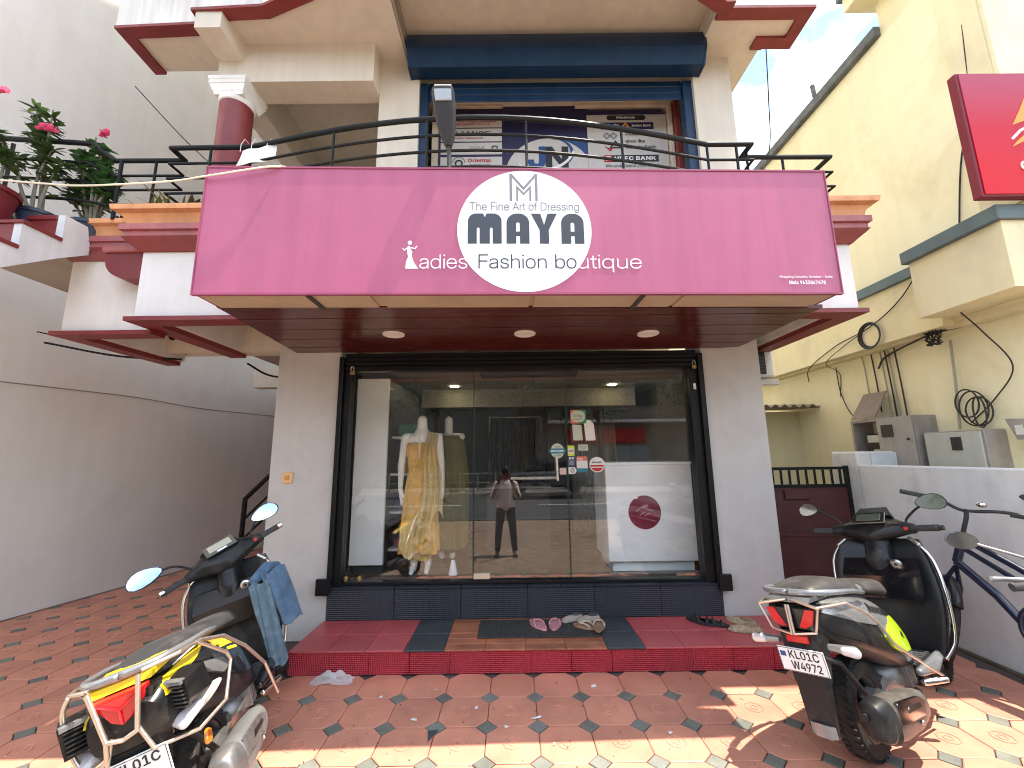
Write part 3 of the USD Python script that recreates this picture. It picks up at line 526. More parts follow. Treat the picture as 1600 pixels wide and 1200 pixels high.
F_.part('window_header', box(-1.644, 1.839, 4.005, 4.12, 2.445, 2.62, .004), m_frame)
for k in range(3): F_.part('header_slat', box(-1.644, 1.839, 3.985, 4.004, 2.45 + k * .045, 2.49 + k * .045, .008), m_frame)
F_.part('threshold', box(-1.577, 1.751, 4.03, 4.12, .447, .472, .004), m_frame)
for a, b, nm in ((-1.576, -.378, 'glass_pane'), (-.372, .532, 'glass_door'), (.538, 1.75, 'glass_pane')):
    z0_ = .474 if nm == 'glass_pane' else .482
    g_ = F_.part(nm, box(a, b, 4.078, 4.088, z0_, 2.443), m_glass, False)
    [F_.part('pane_edge', box(q_, q_ + .004, 4.076, 4.0775, z0_, 2.443), M('glass_edge', (.04, .07, .06), .3)) for q_ in (a, b - .004)]
    if nm == 'glass_door':
        for xx in (-.372,): g_.part('floor_hinge', box(xx, xx + .155, 4.062, 4.10, .478, .53, .004), M('ivory_patch_fitting', (.62, .52, .38), .35, metal=.3))
        g_.part('pull_handle', tube([(.425, 4.03, 1.60), (.432, 4.03, 1.36)], .013, 12), m_steel); g_.part('handle_fixing', cat([tube([(.426, 4.03, 1.585), (.426, 4.077, 1.585)], .009), tube([(.431, 4.03, 1.375), (.431, 4.077, 1.375)], .009)]), m_steel)
        g_.part('bar', box(-.02, .44, 4.09, 4.11, 1.368, 1.40, .004), m_steel)
F_.part('sill_lock', mv(sph((0, 0, 0), (.022, .02, .03)), -1.545, 4.05, .50), m_brass); F_.part('sill_lock', mv(sph((0, 0, 0), (.022, .02, .03)), -1.42, 4.05, .50), m_brass)
def padlock(x, z, lab):
    t = thing('padlock', lab, 'padlock', at=(x, 3.975, z)); t.part('lock_body', box(x - .022, x + .022, 3.962, 3.985, z - .04, z, .006), m_brass)
    t.part('shackle', tube([(x - .014, 3.974, z), (x - .014, 3.974, z + .03), (x - .006, 3.974, z + .042), (x + .006, 3.974, z + .042), (x + .014, 3.974, z + .03), (x + .014, 3.974, z)], .0045, 6), m_steel)
padlock(-1.56, 2.44, 'brass padlock at the top left of black frame'); padlock(1.80, 2.46, 'brass padlock at the top right of black frame')
solo('door_tag', box(1.786, 1.812, 3.99, 3.999, 2.22, 2.28, .003), m_wp, 'small white tag on right black jamb', 'tag')
SW = thing('switch_plate', 'small square ivory orange switch plate on left pillar', 'switch', at=(-2.12, 4, 1.42))
SW.part('plate', box(-2.175, -2.075, 3.985, 3.999, 1.37, 1.47, .005), M('ivory_orange_plastic', (.66, .40, .18), .4, var=.1)); SW.part('push_button', box(-2.145, -2.105, 3.979, 3.984, 1.40, 1.44, .003), M('amber_plastic', (.5, .24, .06), .4))
# stickers on the glass
YS = 4.0775
m_g1 = M('pale_green_sticker', (.45, .48, .36), .5, var=.08); m_tl = M('teal_print', (.02, .16, .19), .5, bump=0); m_lime = M('lime_print', (.50, .60, .05), .5, bump=0); m_crl = M('coral_print', (.62, .14, .08), .5, bump=0); m_pale = M('off_white_sticker', (.62, .60, .54), .5, var=.08)
def stk(lab, nm='sticker', x=0, z=0): return thing(nm, lab, 'sticker', at=(x, YS, z))
def sp(t, g, mat, k=0, nm='print'): return t.part('paper' if k == 0 else nm, xz(g, YS - .001 * k, .0009), mat, False)
t = stk('rounded payment sticker with orange and green corners, topmost on glass', x=.65, z=1.99); sp(t, rrect(.580, .735, 1.905, 2.04, .02), m_crl); sp(t, sbox(.66, 1.906, .734, 2.039), M('green_print', (.03, .22, .08), .5, bump=0), 1); sp(t, rrect(.588, .722, 1.918, 2.03, .045), m_g1, 2); lt(t, 'G Pay', .612, 1.965, .03, m_gry, 600, .09, YS - .003); lt(t, 'accepted here', .605, 1.94, .011, m_gry, 500, .10, YS - .003)
t = stk('plain pale green paper taped under the payment sticker', x=.65, z=1.82); sp(t, Polygon([(.60, 1.74), (.695, 1.74), (.685, 1.89), (.595, 1.895)]), m_g1)
t = stk('white tall paper with rounded top beside the pale green paper', x=.76, z=1.83); sp(t, Polygon([(.725, 1.735), (.82, 1.74), (.805, 1.91), (.71, 1.905)]).union(Point(.757, 1.905).buffer(.034)), m_pale)
t = stk('small pale card alone between upper papers and coral sticker', x=.68, z=1.67); sp(t, sbox(.648, 1.64, .742, 1.70), m_g1); lt(t, 'OPEN 10 AM', .66, 1.672, .012, m_gry, 600, .07, YS - .001); lt(t, 'TO 8 PM', .66, 1.652, .010, m_gry, 600, .05, YS - .001)
t = stk('round white sticker crossed by teal ribbon on door', x=.44, z=1.64); sp(t, ell(.442, 1.64, .065, .072), m_g1); sp(t, Polygon([(.355, 1.64), (.375, 1.665), (.51, 1.665), (.53, 1.64), (.51, 1.615), (.375, 1.615)]), m_tl, 1); lt(t, 'WELCOME', .378, 1.631, .018, m_wp, 700, .125, YS - .002); lt(t, 'PLEASE', .412, 1.675, .013, m_tl, 700, .06, YS - .001); lt(t, 'COME IN', .412, 1.592, .012, m_tl, 700, .06, YS - .001)
t = stk('lime and white sticker above the dark blue one', x=.57, z=1.63); sp(t, sbox(.54, 1.59, .608, 1.69), m_lime); sp(t, sbox(.548, 1.612, .60, 1.665), m_pale, 1); lt(t, 'SALE', .551, 1.63, .018, m_ink, 700, .046, YS - .002)
t = stk('dark blue and white checked sticker under the lime one', x=.57, z=1.53); sp(t, sbox(.54, 1.49, .608, 1.585), M('dusk_blue_print', (.05, .08, .14), .5, bump=0)); [sp(t, sbox(.552 + .026 * k, 1.56, .572 + .026 * k, 1.578), m_pale, 1) for k in range(2)]; sp(t, sbox(.552, 1.505, .598, 1.545), m_gry, 1)
t = stk('coral, white and teal payment sticker beside round red one', x=.68, z=1.5); sp(t, sbox(.625, 1.435, .73, 1.585), m_pale); sp(t, sbox(.625, 1.545, .73, 1.585), m_crl, 1); sp(t, sbox(.625, 1.435, .73, 1.472), m_tl, 1); lt(t, 'Pay', .636, 1.553, .022, m_wp, 700, .05, YS - .002)
t = stk('round white sticker with red lower band', x=.82, z=1.51); sp(t, ell(.822, 1.505, .075, .073), m_pale); sp(t, ell(.822, 1.505, .066, .064).intersection(sbox(.7, 1.40, .9, 1.475)), m_redp, 1); sp(t, sbox(.757, 1.485, .887, 1.502), m_redp, 1); lt(t, 'pinelabs', .775, 1.52, .018, m_ink, 500, .095, YS - .001)
t = stk('small square pinkish sticker beside door handle', x=.49, z=1.45); sp(t, sbox(.459, 1.415, .522, 1.478), M('pinkish_paper', (.60, .42, .36), .5))
t = stk('white rounded sticker with grey disc at door edge', x=.58, z=1.45); sp(t, rrect(.544, .62, 1.418, 1.484, .03).union(sbox(.544, 1.418, .58, 1.484)), m_pale); sp(t, ell(.583, 1.452, .02, .022).difference(ell(.583, 1.452, .011, .012)), m_gry, 1)
# ---------------- inside the shop
m_wht = M('white_laminate', (.88, .88, .87), .3, var=.04, bump=0)
D = thing('display_unit', 'tall white display panel with shelves inside left window', 'shelf', at=(-1.5, 4.6, .446))
D.part('front_panel', box(-1.66, -1.32, 4.40, 4.44, .53, 2.44, .003), m_wht); D.part('side_panel', box(-1.36, -1.33, 4.441, 5.9, .53, 2.44, .003), M('display_side_brown', (.07, .055, .05), .5)); D.part('base', box(-1.66, -1.33, 4.46, 5.8, .447, .529), m_dark)
for z in (.62, 1.0, 1.4, 1.8): D.part('shelf', box(-1.329, -1.10, 4.6, 5.85, z, z + .025, .003), m_wht)
sh_c = [((.5, .05, .08), 'red'), ((.1, .12, .3), 'blue'), ((.6, .4, .1), 'ochre'), ((.08, .25, .15), 'green')]
for k in range(12):
    lv_, cc_ = k // 3, (k % 3 + k // 3) % 4; yy = 4.66 + (k % 3) * .40; zz = (.645, 1.025, 1.425, 1.825)[lv_]; hh = .1 + .08 * ((k * 7) % 5) / 5
    solo('folded_garment', box(-1.29, -1.10, yy, yy + .24, zz + .0005, zz + hh, .03), M('garment_' + sh_c[cc_][1], sh_c[cc_][0], .8, var=.2), '%s folded garments, %s pile on the %s white window shelf' % (sh_c[cc_][1], ('front', 'middle', 'rear')[k % 3], ('bottom', 'second', 'third', 'top')[lv_]), 'clothes', group='folded garments on the window shelves')
K_ = thing('counter', 'white shop counter with round maroon emblem behind right pane', 'counter', at=(1.4, 4.6, .446))
K_.part('front_panel', box(.955, 1.84, 4.34, 4.37, .55, 1.49, .003), m_wht); K_.part('counter_top', box(.945, 1.86, 4.33, 4.95, 1.491, 1.52, .004), m_wht); K_.part('side_panel', box(.955, .985, 4.371, 4.95, .55, 1.49, .003), m_wht); K_.part('plinth', box(1.0, 1.82, 4.40, 4.93, .447, .549), m_wht)
m_mr = M('maroon_emblem', (.20, .008, .035), .35, var=.1, bump=0)
K_.part('emblem', xz(ell(1.335, 1.02, .165, .165).difference(Polygon([(1.20, 1.145), (1.27, 1.155), (1.28, 1.22), (1.15, 1.22)])), 4.339, .002), m_mr, False)
K_.part('emblem_mark', xz(union_all([lw([(1.25, 1.03), (1.33, 1.09), (1.36, 1.05), (1.42, 1.03)], .008), Polygon([(1.30, 1.07), (1.36, 1.10), (1.38, 1.08), (1.33, 1.055)]), lw([(1.28, .99), (1.33, 1.02)], .01), lw([(1.33, .985), (1.38, 1.01)], .01)]), 4.3365, .001), M('pink_mark', (.5, .25, .3), .4), False)
m_curt = M('grey_curtain', (.30, .29, .27), .8, sheen=.2)
u, v = np.meshgrid(np.linspace(0, 1, 90), np.linspace(0, 1, 3), indexing='ij')
solo('curtain', surf(np.stack([.90 + .68 * u, 6.35 + .03 * np.sin(u * 75), .5 + 1.55 * v], -1)), m_curt, 'grey pleated curtain hanging behind the counter', 'curtain', smooth=True)
C_ = thing('garment_rack', 'steel frame hung with dark garments against back wall', 'rack', at=(0, 6.6, .446))
C_.part('frame', rod([(-.35, 6.5, .446), (-.35, 6.5, 2.2), (.45, 6.5, 2.2), (.45, 6.5, .446)], .014), m_steel)
for k in range(14):
    xx = -.31 + k * .054; u, v = np.meshgrid(np.linspace(0, 1, 8), np.linspace(0, 1, 6), indexing='ij')
    C_.part('hung_garment', surf(np.stack([xx + .018 * np.sin(v * 5 + k) + .012 * np.sin(u * 9), 6.36 + .30 * u, 2.15 - (.75 + .2 * (k % 3)) * v - .10 * (2 * u - 1) ** 2], -1), .012), M('hung_cloth_%d' % (k % 5), [(.06, .035, .03), (.03, .03, .05), (.10, .07, .05), (.05, .02, .03), (.035, .05, .04)][k % 5], .85), True)
DK = thing('sales_desk', 'dark desk with grey top at the back of shop', 'desk', at=(.2, 5.7, .446)); DK.part('desk_top', box(-.35, .50, 5.5, 6.1, 1.18, 1.21, .004), M('grey_top', (.25, .25, .24), .4)); DK.part('desk_body', box(-.33, .48, 5.53, 6.08, .447, 1.179), M('desk_brown', (.06, .05, .045), .5))
MNT = thing('monitor', 'small dark computer monitor on the desk', 'monitor', at=(.33, 5.7, 1.21)); MNT.part('screen', box(.18, .44, 5.66, 5.69, 1.27, 1.47, .005), m_frame); MNT.part('foot', box(.26, .36, 5.62, 5.74, 1.211, 1.225, .003), m_frame); MNT.part('neck', box(.30, .32, 5.675, 5.685, 1.226, 1.269), m_frame)
for k, (xx, ww) in enumerate(((-1.8, .55), (.62, .28), (1.62, .44))):
    W_ = thing('wall_cabinet', ['dark cabinet standing in back left corner of shop', 'narrow dark cabinet beside the garment rack', 'dark cabinet behind the counter, right corner'][k], 'cabinet', at=(xx, 7.5, .446)); W_.part('carcass', box(xx, xx + ww, 7.3, 8.3, .447, 2.4, .004), M('cabinet_brown', (.07, .055, .045), .45)); W_.part('door', box(xx + .01, xx + ww - .01, 7.28, 7.299, .5, 2.36, .004), M('cabinet_door', (.09, .07, .055), .4))
# mannequins (headless, on the window floor)
def body(chain, el=.02, it=6):
    """bones: list of ((joint, radius), (joint, radius)); one smoothed surface"""
    ms = []
    for a, b in chain:
        v = np.vstack([sph(a[0], a[1], 2).vertices, sph(b[0], b[1], 2).vertices]); ms.append(m3.Manifold.hull_points(v))
    o = m3.Manifold.batch_boolean(ms, m3.OpType.Add).refine_to_length(el).to_mesh()
    t = trimesh.Trimesh(o.vert_properties[:, :3], o.tri_verts); trimesh.smoothing.filter_taubin(t, iterations=it); return t
m_skin = M('ivory_mannequin', (.82, .78, .70), .35, var=.04, bump=0)
m_yel = M('golden_dress', (.74, .40, .07), .6, sc=9, fine=160, var=.22, bump=.4, stain=(.80, .62, .36), stain_amt=.85, stain_sc=42)
m_dup = usdkit.material(stage, '/World/Looks/sheer_dupatta', {'g': ('geometry', {}), 'v': ('voronoi_texture', {'scale': 34.0}), 'r': ('rgb_ramp', {'ramp': [(.10, (.95, .95, .95)), (.2, (.42, .42, .42))]}), 'c': ('rgb_ramp', {'ramp': [(.12, (.85, .78, .62)), (.22, (.66, .46, .18))]}), 't': ('transparent_bsdf', {}), 'p': ('principled_bsdf', {'roughness': .5}), 'x': ('mix_closure', {})}, [('g.position', 'v.vector'), ('v.distance', 'r.fac'), ('v.distance', 'c.fac'), ('c.color', 'p.base_color'), ('r.color', 'x.fac'), ('t.BSDF', 'x.closure1'), ('p.BSDF', 'x.closure2')], surface='x.closure')
m_olv = M('olive_dress', (.13, .11, .012), .75, sc=6, fine=140, var=.25, bump=.4)
def foot(x, y, dx, s=1): return [(((x, y, .53), .03), ((x + dx * .02, y - .10, .475), .022)), (((x, y, .53), .03), ((x, y + .02, .48), .02))]
MN = thing('mannequin', 'headless ivory mannequin in mustard dress with sheer dupatta', 'mannequin', at=(-.95, 4.42, .446))
X, Yq = -.955, 4.42
mb = body([(((X, Yq, 1.985), .050), ((X, Yq, 1.88), .056)), (((X, Yq, 1.88), .058), ((X, Yq, 1.79), .10)), (((X - .15, Yq, 1.805), .046), ((X + .15, Yq, 1.805), .046)), (((X, Yq, 1.80), .085), ((X, Yq, 1.62), .10)), (((X - .08, Yq, 1.78), .07), ((X + .08, Yq, 1.78), .07)), (((X, Yq, 1.62), .10), ((X, Yq, 1.45), .085)), (((X, Yq, 1.45), .085), ((X, Yq, 1.25), .12)),
    (((X - .175, Yq, 1.80), .045), ((X - .205, Yq - .01, 1.52), .036)), (((X - .205, Yq - .01, 1.52), .036), ((X - .20, Yq - .05, 1.28), .024)), (((X - .20, Yq - .05, 1.28), .022), ((X - .175, Yq - .065, 1.20), .026)),
    (((X + .175, Yq, 1.80), .045), ((X + .205, Yq + .02, 1.52), .036)), (((X + .205, Yq + .02, 1.52), .036), ((X + .23, Yq - .03, 1.28), .024)), (((X + .23, Yq - .03, 1.28), .022), ((X + .225, Yq - .04, 1.20), .026)),
    (((X - .07, Yq, 1.2), .09), ((X - .055, Yq, .85), .05)), (((X + .07, Yq, 1.2), .09), ((X + .06, Yq, .85), .05)), (((X - .055, Yq, .85), .05), ((X - .05, Yq, .53), .034)), (((X + .06, Yq, .85), .05), ((X + .085, Yq + .03, .53), .034))] + foot(X - .05, Yq, -.2) + foot(X + .085, Yq + .03, .3)
    + [(((X - .175 + .008 * (k - 1.5), Yq - .07 + .012 * k, 1.19), .010), ((X - .168 + .006 * (k - 1.5), Yq - .085 + .012 * k, 1.115 + .006 * abs(k - 1.5)), .007)) for k in range(4)] + [(((X - .19, Yq - .085, 1.20), .010), ((X - .16, Yq - .10, 1.15), .008))], .022)
MN.part('body', mb, m_skin, True)
def skirt(X, Yq, lv, folds, ph, n=72, amp=1.):
    S_ = []
    for z, rx, ry, f in lv:
        t = np.arange(n) * 2 * PI / n; w = 1 + f * amp * (np.sin(t * folds + ph) * .6 + np.sin(t * (folds * 2 - 3) + ph * 2 + z * 3) * .4); S_.append(np.c_[X + rx * w * np.cos(t), Yq + ry * w * np.sin(t), z + f * .12 * np.sin(t * 3 + ph)])
    return loft(S_)
MN.part('dress', skirt(X, Yq, [(1.745, .15, .110, .0), (1.70, .158, .116, .0), (1.62, .152, .120, .01), (1.46, .128, .105, .02), (1.30, .160, .135, .03), (1.05, .178, .15, .06), (.80, .195, .165, .10), (.66, .205, .17, .13)], 9, .4), m_yel, True)
MN.part('trousers', skirt(X + .005, Yq, [(.80, .14, .11, .02), (.66, .125, .10, .05), (.585, .115, .095, .06)], 7, 1.), M('yellow_trousers', (.62, .40, .08), .7, sc=8), True)
u, v = np.meshgrid(np.linspace(0, 1, 26), np.linspace(0, 1, 40), indexing='ij')
MN.part('dupatta', surf(np.stack([X + .13 + .10 * (u - .5) * (1 + 1.6 * v) + .03 * v - .015 * np.sin(v * 8), Yq - .055 - .10 * np.clip(v * 5, 0, 1) - .06 * v - .02 * np.sin(u * PI) + .014 * np.sin(u * 20 + v * 4), 1.855 - .05 * (u - .2) ** 2 - (.92 + .16 * np.sin(u * 5 + .6)) * v], -1), .003), m_dup, True)
MN.part('dupatta_tail', surf(np.stack([X - .16 + .30 * u, Yq - .175 - .03 * np.sin(u * PI) + .012 * np.sin(u * 24), .92 + .20 * u - (.20 + .16 * np.abs(np.sin(u * 4.2))) * v], -1), .003), m_dup, True)
MN.part('neck_tassel', tube([(X, Yq - .125, 1.82), (X + .01, Yq - .15, 1.72), (X + .012, Yq - .15, 1.58)], [.005, .008, .012], 6), M('cream_tassel', (.7, .62, .48), .7))
MN.part('standing_rod', tube([(X + .02, Yq + .1, .447), (X + .02, Yq + .05, 1.0)], .012), m_steel)
X2, Y2 = -.75, 4.92
MM = thing('mannequin', 'headless mannequin in olive dress behind the mustard one', 'mannequin', at=(X2, Y2, .446))
MM.part('body', body([(((X2, Y2, 2.02), .048), ((X2, Y2, 1.88), .05)), (((X2 - .15, Y2, 1.83), .042), ((X2 + .15, Y2, 1.83), .042)), (((X2, Y2, 1.80), .09), ((X2, Y2, 1.3), .11)), (((X2 - .06, Y2, 1.3), .07), ((X2 - .06, Y2, .5), .035)), (((X2 + .06, Y2, 1.3), .07), ((X2 + .06, Y2, .5), .035))], .03), m_skin, True)
MM.part('dress', skirt(X2, Y2, [(1.84, .14, .10, .0), (1.76, .19, .13, .0), (1.6, .21, .14, .02), (1.4, .235, .15, .04), (1.2, .24, .16, .05), (.95, .24, .18, .08), (.62, .23, .18, .12), (.56, .12, .1, .12)], 11, .9), m_olv, True)
CN = solo('price_cone', lathe([(.0, .14), (.018, .135), (.045, 0.0)], 14, c=(-.60, 4.35, .447)), m_wht, 'small white cone on the window floor beside mannequins', 'cone')
# ---------------- on the step
m_rub = M('ribbed_rubber', (.045, .045, .043), .8, sc=30, fine=90, var=.4, bump=.8, bd=.004)
u, v = np.meshgrid(np.linspace(0, 1, 30), np.linspace(0, 1, 12), indexing='ij')
MT = thing('door_mat', 'dark grey ribbed door mat lying on orange tiles', 'mat', at=(.2, 3.75, .172)); MT.part('mat_base', box(-.297, .69, 3.575, 3.93, .1725, .180, .003), m_rub)
for k in range(32): MT.part('rib', box(-.285 + k * .0305, -.270 + k * .0305, 3.585, 3.92, .1805, .1835), m_rub, False)
def sole(L=.24, w=.04):
    t = np.linspace(0, 2 * PI, 30, endpoint=False); y = .5 * L * np.cos(t); x = w * np.sin(t) * (1 + .18 * np.cos(t) - .16 * np.cos(2 * t + .3)); return Polygon(np.c_[x, y])
def slipper(lab, x, y, rz, z, col, strap, kind='thong', L=.25, w=.045, name='slipper', grp=None):
    t = thing(name, lab, 'footwear', mat4=rigid(x, y, z, rz), group=grp); m1, m2 = M(name + '_' + col[0], col[1], .75, sc=20, var=.2), M(name + '_' + strap[0], strap[1], .55, sc=20, var=.15)
    if kind in ('thong', 'cross'):
        t.part('sole', xy(sole(L, w), 0, .014), m1); t.part('insole', xy(sole(L * .95, w * .93), .0142, .003), M(name + '_insole_' + col[0], tuple(np.array(col[1]) * .75 + .02), .8, sc=30, var=.3))
        if kind == 'thong':
            for s in (-1, 1): t.part('strap', tube(spline([(0, L * .28, .016), (s * .02, L * .18, .034), (s * w * .92, -L * .02, .03), (s * w * 1.0, -L * .10, .012)], 5), .006, 6), m2)
            t.part('flower', cat([sph((.010 * math.cos(a), L * .24 + .010 * math.sin(a), .03), (.009, .009, .005)) for a in np.arange(5) * 1.256]), m2)
        else:
            for yy, hh in ((L * .2, .035), (L * .02, .042), (-L * .25, .035)): t.part('strap', tube(spline([(-w * .98, yy - .012, .012), (-w * .5, yy, hh), (w * .5, yy + .012, hh), (w * .98, yy + .02, .012)], 5), .008, 6), m2)
    else:
        S_ = []
        for q in np.linspace(-.5, .5, 13):
            ww = w * (max(.02, 1 - (2 * q) ** 4)) ** .5 * (1 + .15 * q); hh = (.055 - .022 * (q + .5)) * (max(.05, 1 - (2 * q) ** 6)) ** .5
            S_.append(np.array([(ww * math.cos(a), q * L, max(0, hh * math.sin(a) * (1.0 if math.sin(a) > 0 else .02)) + .002) for a in np.arange(16) * PI / 8]))
        up = loft(S_); t.part('upper', up, m1, True); t.part('opening', mv(sph((0, 0, 0), (w * .62, L * .24, .014), 2), 0, -L * .2, .046), m2, True); t.part('sole', xy(sole(L * 1.02, w * 1.03), 0, .006), m2)
    return t
zt = .1722; zm = .184
pk = (('pink', (.66, .28, .30)), ('pale_pink', (.62, .30, .30)))
slipper('left pink thong slipper at right end of door mat', .205, 3.78, math.radians(28), zm, *pk, name='pink_slipper'); slipper('right pink thong slipper, toe towards the shop, on door mat', .345, 3.79, math.radians(-10), zm, *pk, name='pink_slipper')
gy = (('taupe', (.36, .31, .25)), ('taupe_lining', (.06, .05, .045)))
slipper('taupe ballet shoe beside the pink slippers, left of pair', .505, 3.885, math.radians(115), zm, *gy, kind='shoe', L=.22, w=.038, name='ballet_shoe'); slipper('taupe ballet shoe nearest the brown sandals', .645, 3.875, math.radians(100), zm, *gy, kind='shoe', L=.22, w=.038, name='ballet_shoe')
br = (('brown', (.34, .20, .11)), ('cream', (.60, .48, .36)))
slipper('brown sandal lying crosswise under its mate', .615, 3.735, math.radians(68), zm, *br, name='brown_sandal'); slipper('brown sandal with cream strap lying on top', .70, 3.70, math.radians(-14), zm + .018, *br, name='brown_sandal')
bk = (('black', (.012, .012, .013)), ('jet', (.015, .015, .016)))
slipper('black strappy sandal, left one of pair on red step', 1.60, 3.84, math.radians(40), zt, *bk, kind='cross', name='black_sandal'); slipper('black strappy sandal, right one of pair on red step', 1.70, 3.80, math.radians(52), zt, *bk, kind='cross', name='black_sandal')
wv = (('woven', (.46, .34, .22)), ('tan', (.25, .17, .10)))
m_wov = M('woven_shoe_woven', (.46, .34, .22), .8, sc=60, fine=150, var=.45, bump=1., bd=.004)
slipper('woven tan shoe behind, pointing away at right of step', 1.93, 3.80, math.radians(40), zt, *wv, kind='shoe', L=.26, w=.045, name='woven_shoe'); slipper('woven tan shoe in front, near step edge at right', 1.88, 3.655, math.radians(80), zt, *wv, kind='shoe', L=.26, w=.045, name='woven_shoe')
PB = np.stack(np.meshgrid(np.linspace(-1, 1, 26), np.linspace(-1, 1, 22), indexing='ij'), -1)
uu, vv = PB[..., 0], PB[..., 1]; rr_ = np.clip(1 - uu ** 2 * .8 - vv ** 2 * .8, 0, 1)
nz = meshkit.fbm(np.stack([uu * 3, vv * 3, uu * 0], -1), 3)
solo('plastic_bag', surf(np.stack([-1.34 + .15 * uu + .03 * nz, 3.31 + .055 * vv + .03 * nz, .003 + rr_ * (.01 + .075 * nz)], -1)), usdkit.material(stage, '/World/Looks/clear_plastic', {'t': ('transparent_bsdf', {'color': (.9, .9, .9)}), 'p': ('principled_bsdf', {'base_color': (.75, .75, .74), 'roughness': .2}), 'x': ('mix_closure', {'fac': .45})}, [('t.BSDF', 'x.closure1'), ('p.BSDF', 'x.closure2')], surface='x.closure'), 'crumpled clear plastic bag on paving against the step', 'bag', smooth=False)
m_scr = M('paper_scrap', (.7, .68, .64), .8)
sc = [(-.55, 3.18, .03), (-.25, 2.97, .03), (-.63, 2.86, .05), (.13, 2.86, .06), (-.05, 2.78, .03), (-.9, 3.1, .03), (.55, 3.2, .04), (.22, 2.62, .02), (.9, 2.7, .025), (-2.6, 4.0, .05), (-3.0, 4.9, .04)]
wh = ['near the step left of centre', 'in the middle of second paving row', 'long one left of the middle row', 'rolled one in front of the mat', 'tiny one right of paving centre', 'beside the plastic bag', 'below the brown sandals', 'at edge of the sunlit strip', 'left of the sun patch', 'behind the black scooter seat', 'far along the left passage']
for (x, y, s), w_ in zip(sc, wh): solo('paper_scrap', hull([(x + rnd.uniform(-s, s) * .6, y + rnd.uniform(-s, s) * .35, .003 + rnd.uniform(0, .012)) for _ in range(7)]), m_scr, 'white paper scrap on red paving ' + w_, 'scrap')
solo('dark_shard', xy(Polygon([(-.515, 2.75), (-.455, 2.76), (-.50, 2.66)]), .003, .004), m_slate, 'triangular dark tile shard lying on red paving', 'shard')
dl = []
for k in range(90):
    x, y = rnd.uniform(-1.6, 1.7), rnd.uniform(2.3, 3.38); s = rnd.uniform(.003, .008); dl.append(hull([(x + rnd.uniform(-s, s), y + rnd.uniform(-s, s), .001 + rnd.uniform(0, s)) for _ in range(6)]))
solo('litter_crumbs', cat(dl), M('dry_leaf_crumbs', (.12, .07, .045), .9, var=.5, sc=3), 'dry leaf crumbs and grit strewn over the paving', 'grit', smooth=False, kind='stuff')
# ---------------- left neighbour wall, stair, pots
m_lw = M('aged_pale_wall', (.77, .75, .715), .8, sc=.5, fine=60, var=.08, bump=.25, streak=.04, stain=(.60, .54, .48), stain_amt=.5, stain_sc=.55)
NW = thing('neighbour_building', 'tall plain pale plastered wall of left neighbour building', 'building', at=(-5, 6, 0))
A0, A1 = np.array([-5.213 - .72, .96]), np.array([-5.213 + 1.46, 11.8]); dW = (A1 - A0) / np.linalg.norm(A1 - A0); nW = np.array([dW[1], -dW[0]])
def wpt(s, d, z): p = A0 + dW * s + nW * d; return (p[0], p[1], z)
LW = np.linalg.norm(A1 - A0)
NW.part('wall', hull([wpt(s, d, z) for s in (0, LW) for d in (0, -4) for z in (-.06, 11)]), m_lw, False)
NW.part('wall_base_band', hull([wpt(s, d, z) for s in (0, LW) for d in (0.001, .008) for z in (-.05, .012)]), M('damp_base', (.22, .17, .14), .9, sc=4, var=.3), False)
sL = [(1.0 + .9 * k, 2.46 - .012 * k + .02 * math.sin(k * 2.1)) for k in range(9)]
NW.part('plaster_crack', tube(spline([wpt(s, .0, z) for s, z in sL], 6), .007, 5), M('crack_shade', (.26, .23, .21), .9), False)
CW = thing('wall_cable', 'two black cables strung across the left passage under the balcony', 'cable', at=(-4, 5, 2.6))
CW.part('cable', tube(spline([(-4.9, 4.2, 2.83), (-4.2, 4.3, 2.70), (-3.6, 4.4, 2.68)], 8), .012, 6), m_rail); CW.part('cable', tube(spline([(-5.0, 4.2, 2.95), (-4.3, 4.3, 2.80), (-3.55, 4.4, 2.74)], 8), .007, 6), m_rail); CW.part('cable', tube(spline([(-3.2, 4.9, 2.74), (-2.8, 4.7, 2.55), (-2.32, 4.5, 2.47)], 8), .012, 6), m_rail)
solo('downpipe_hook', tube(spline([(-3.42, 4.0, 2.9), (-3.42, 4.0, 2.82), (-3.39, 4.0, 2.79), (-3.37, 4.0, 2.82)], 5), .014, 6), m_rail, 'small black hook hanging under the left balcony', 'hook')
solo('high_wire', tube(spline([(-4.4, 4.2, 5.95), (-3.9, 4.6, 5.4), (-3.1, 5.0, 4.75)], 8), .006, 6), M('dark_wire', (.05, .045, .04), .7), 'thin dark wire running down pale wall to the column', 'wire')
m_conc = M('white_stair_paint', (.74, .74, .73), .75, sc=2, fine=80, var=.08, bump=.2, streak=.2, stain=(.45, .43, .40), stain_amt=.4)
STR = thing('outside_stair', 'white outside stair with maroon risers leading up to the balcony', 'stair', at=(-4.1, 2.5, 0))
tr, rs = .27, .205; xs0, xs1 = -4.75, -3.72; ztop = 3.60; ytop = 3.12
n_st = 14
out = [(3.345, ztop), (ytop, ztop)]
for k in range(n_st): out += [(ytop - tr * k, ztop - rs * (k + 1)), (ytop - tr * (k + 1), ztop - rs * (k + 1))]
yb, zb = out[-1]
out += [(yb, zb - .20), (3.12, 3.22), (3.34, 3.36)]
STR.part('stringer', yz(out, xs1, .06), m_conc, False)
for k in range(n_st):
    y1, z1 = ytop - tr * k, ztop - rs * (k + 1); STR.part('riser', box(xs0, xs1 - .001, y1, y1 + .03, z1 - .01, z1 + rs - .03), m_maroon); STR.part('tread', box(xs0, xs1 + .075, y1 - tr - .012, y1 + .0, z1 - .03, z1, .004), m_maroon)
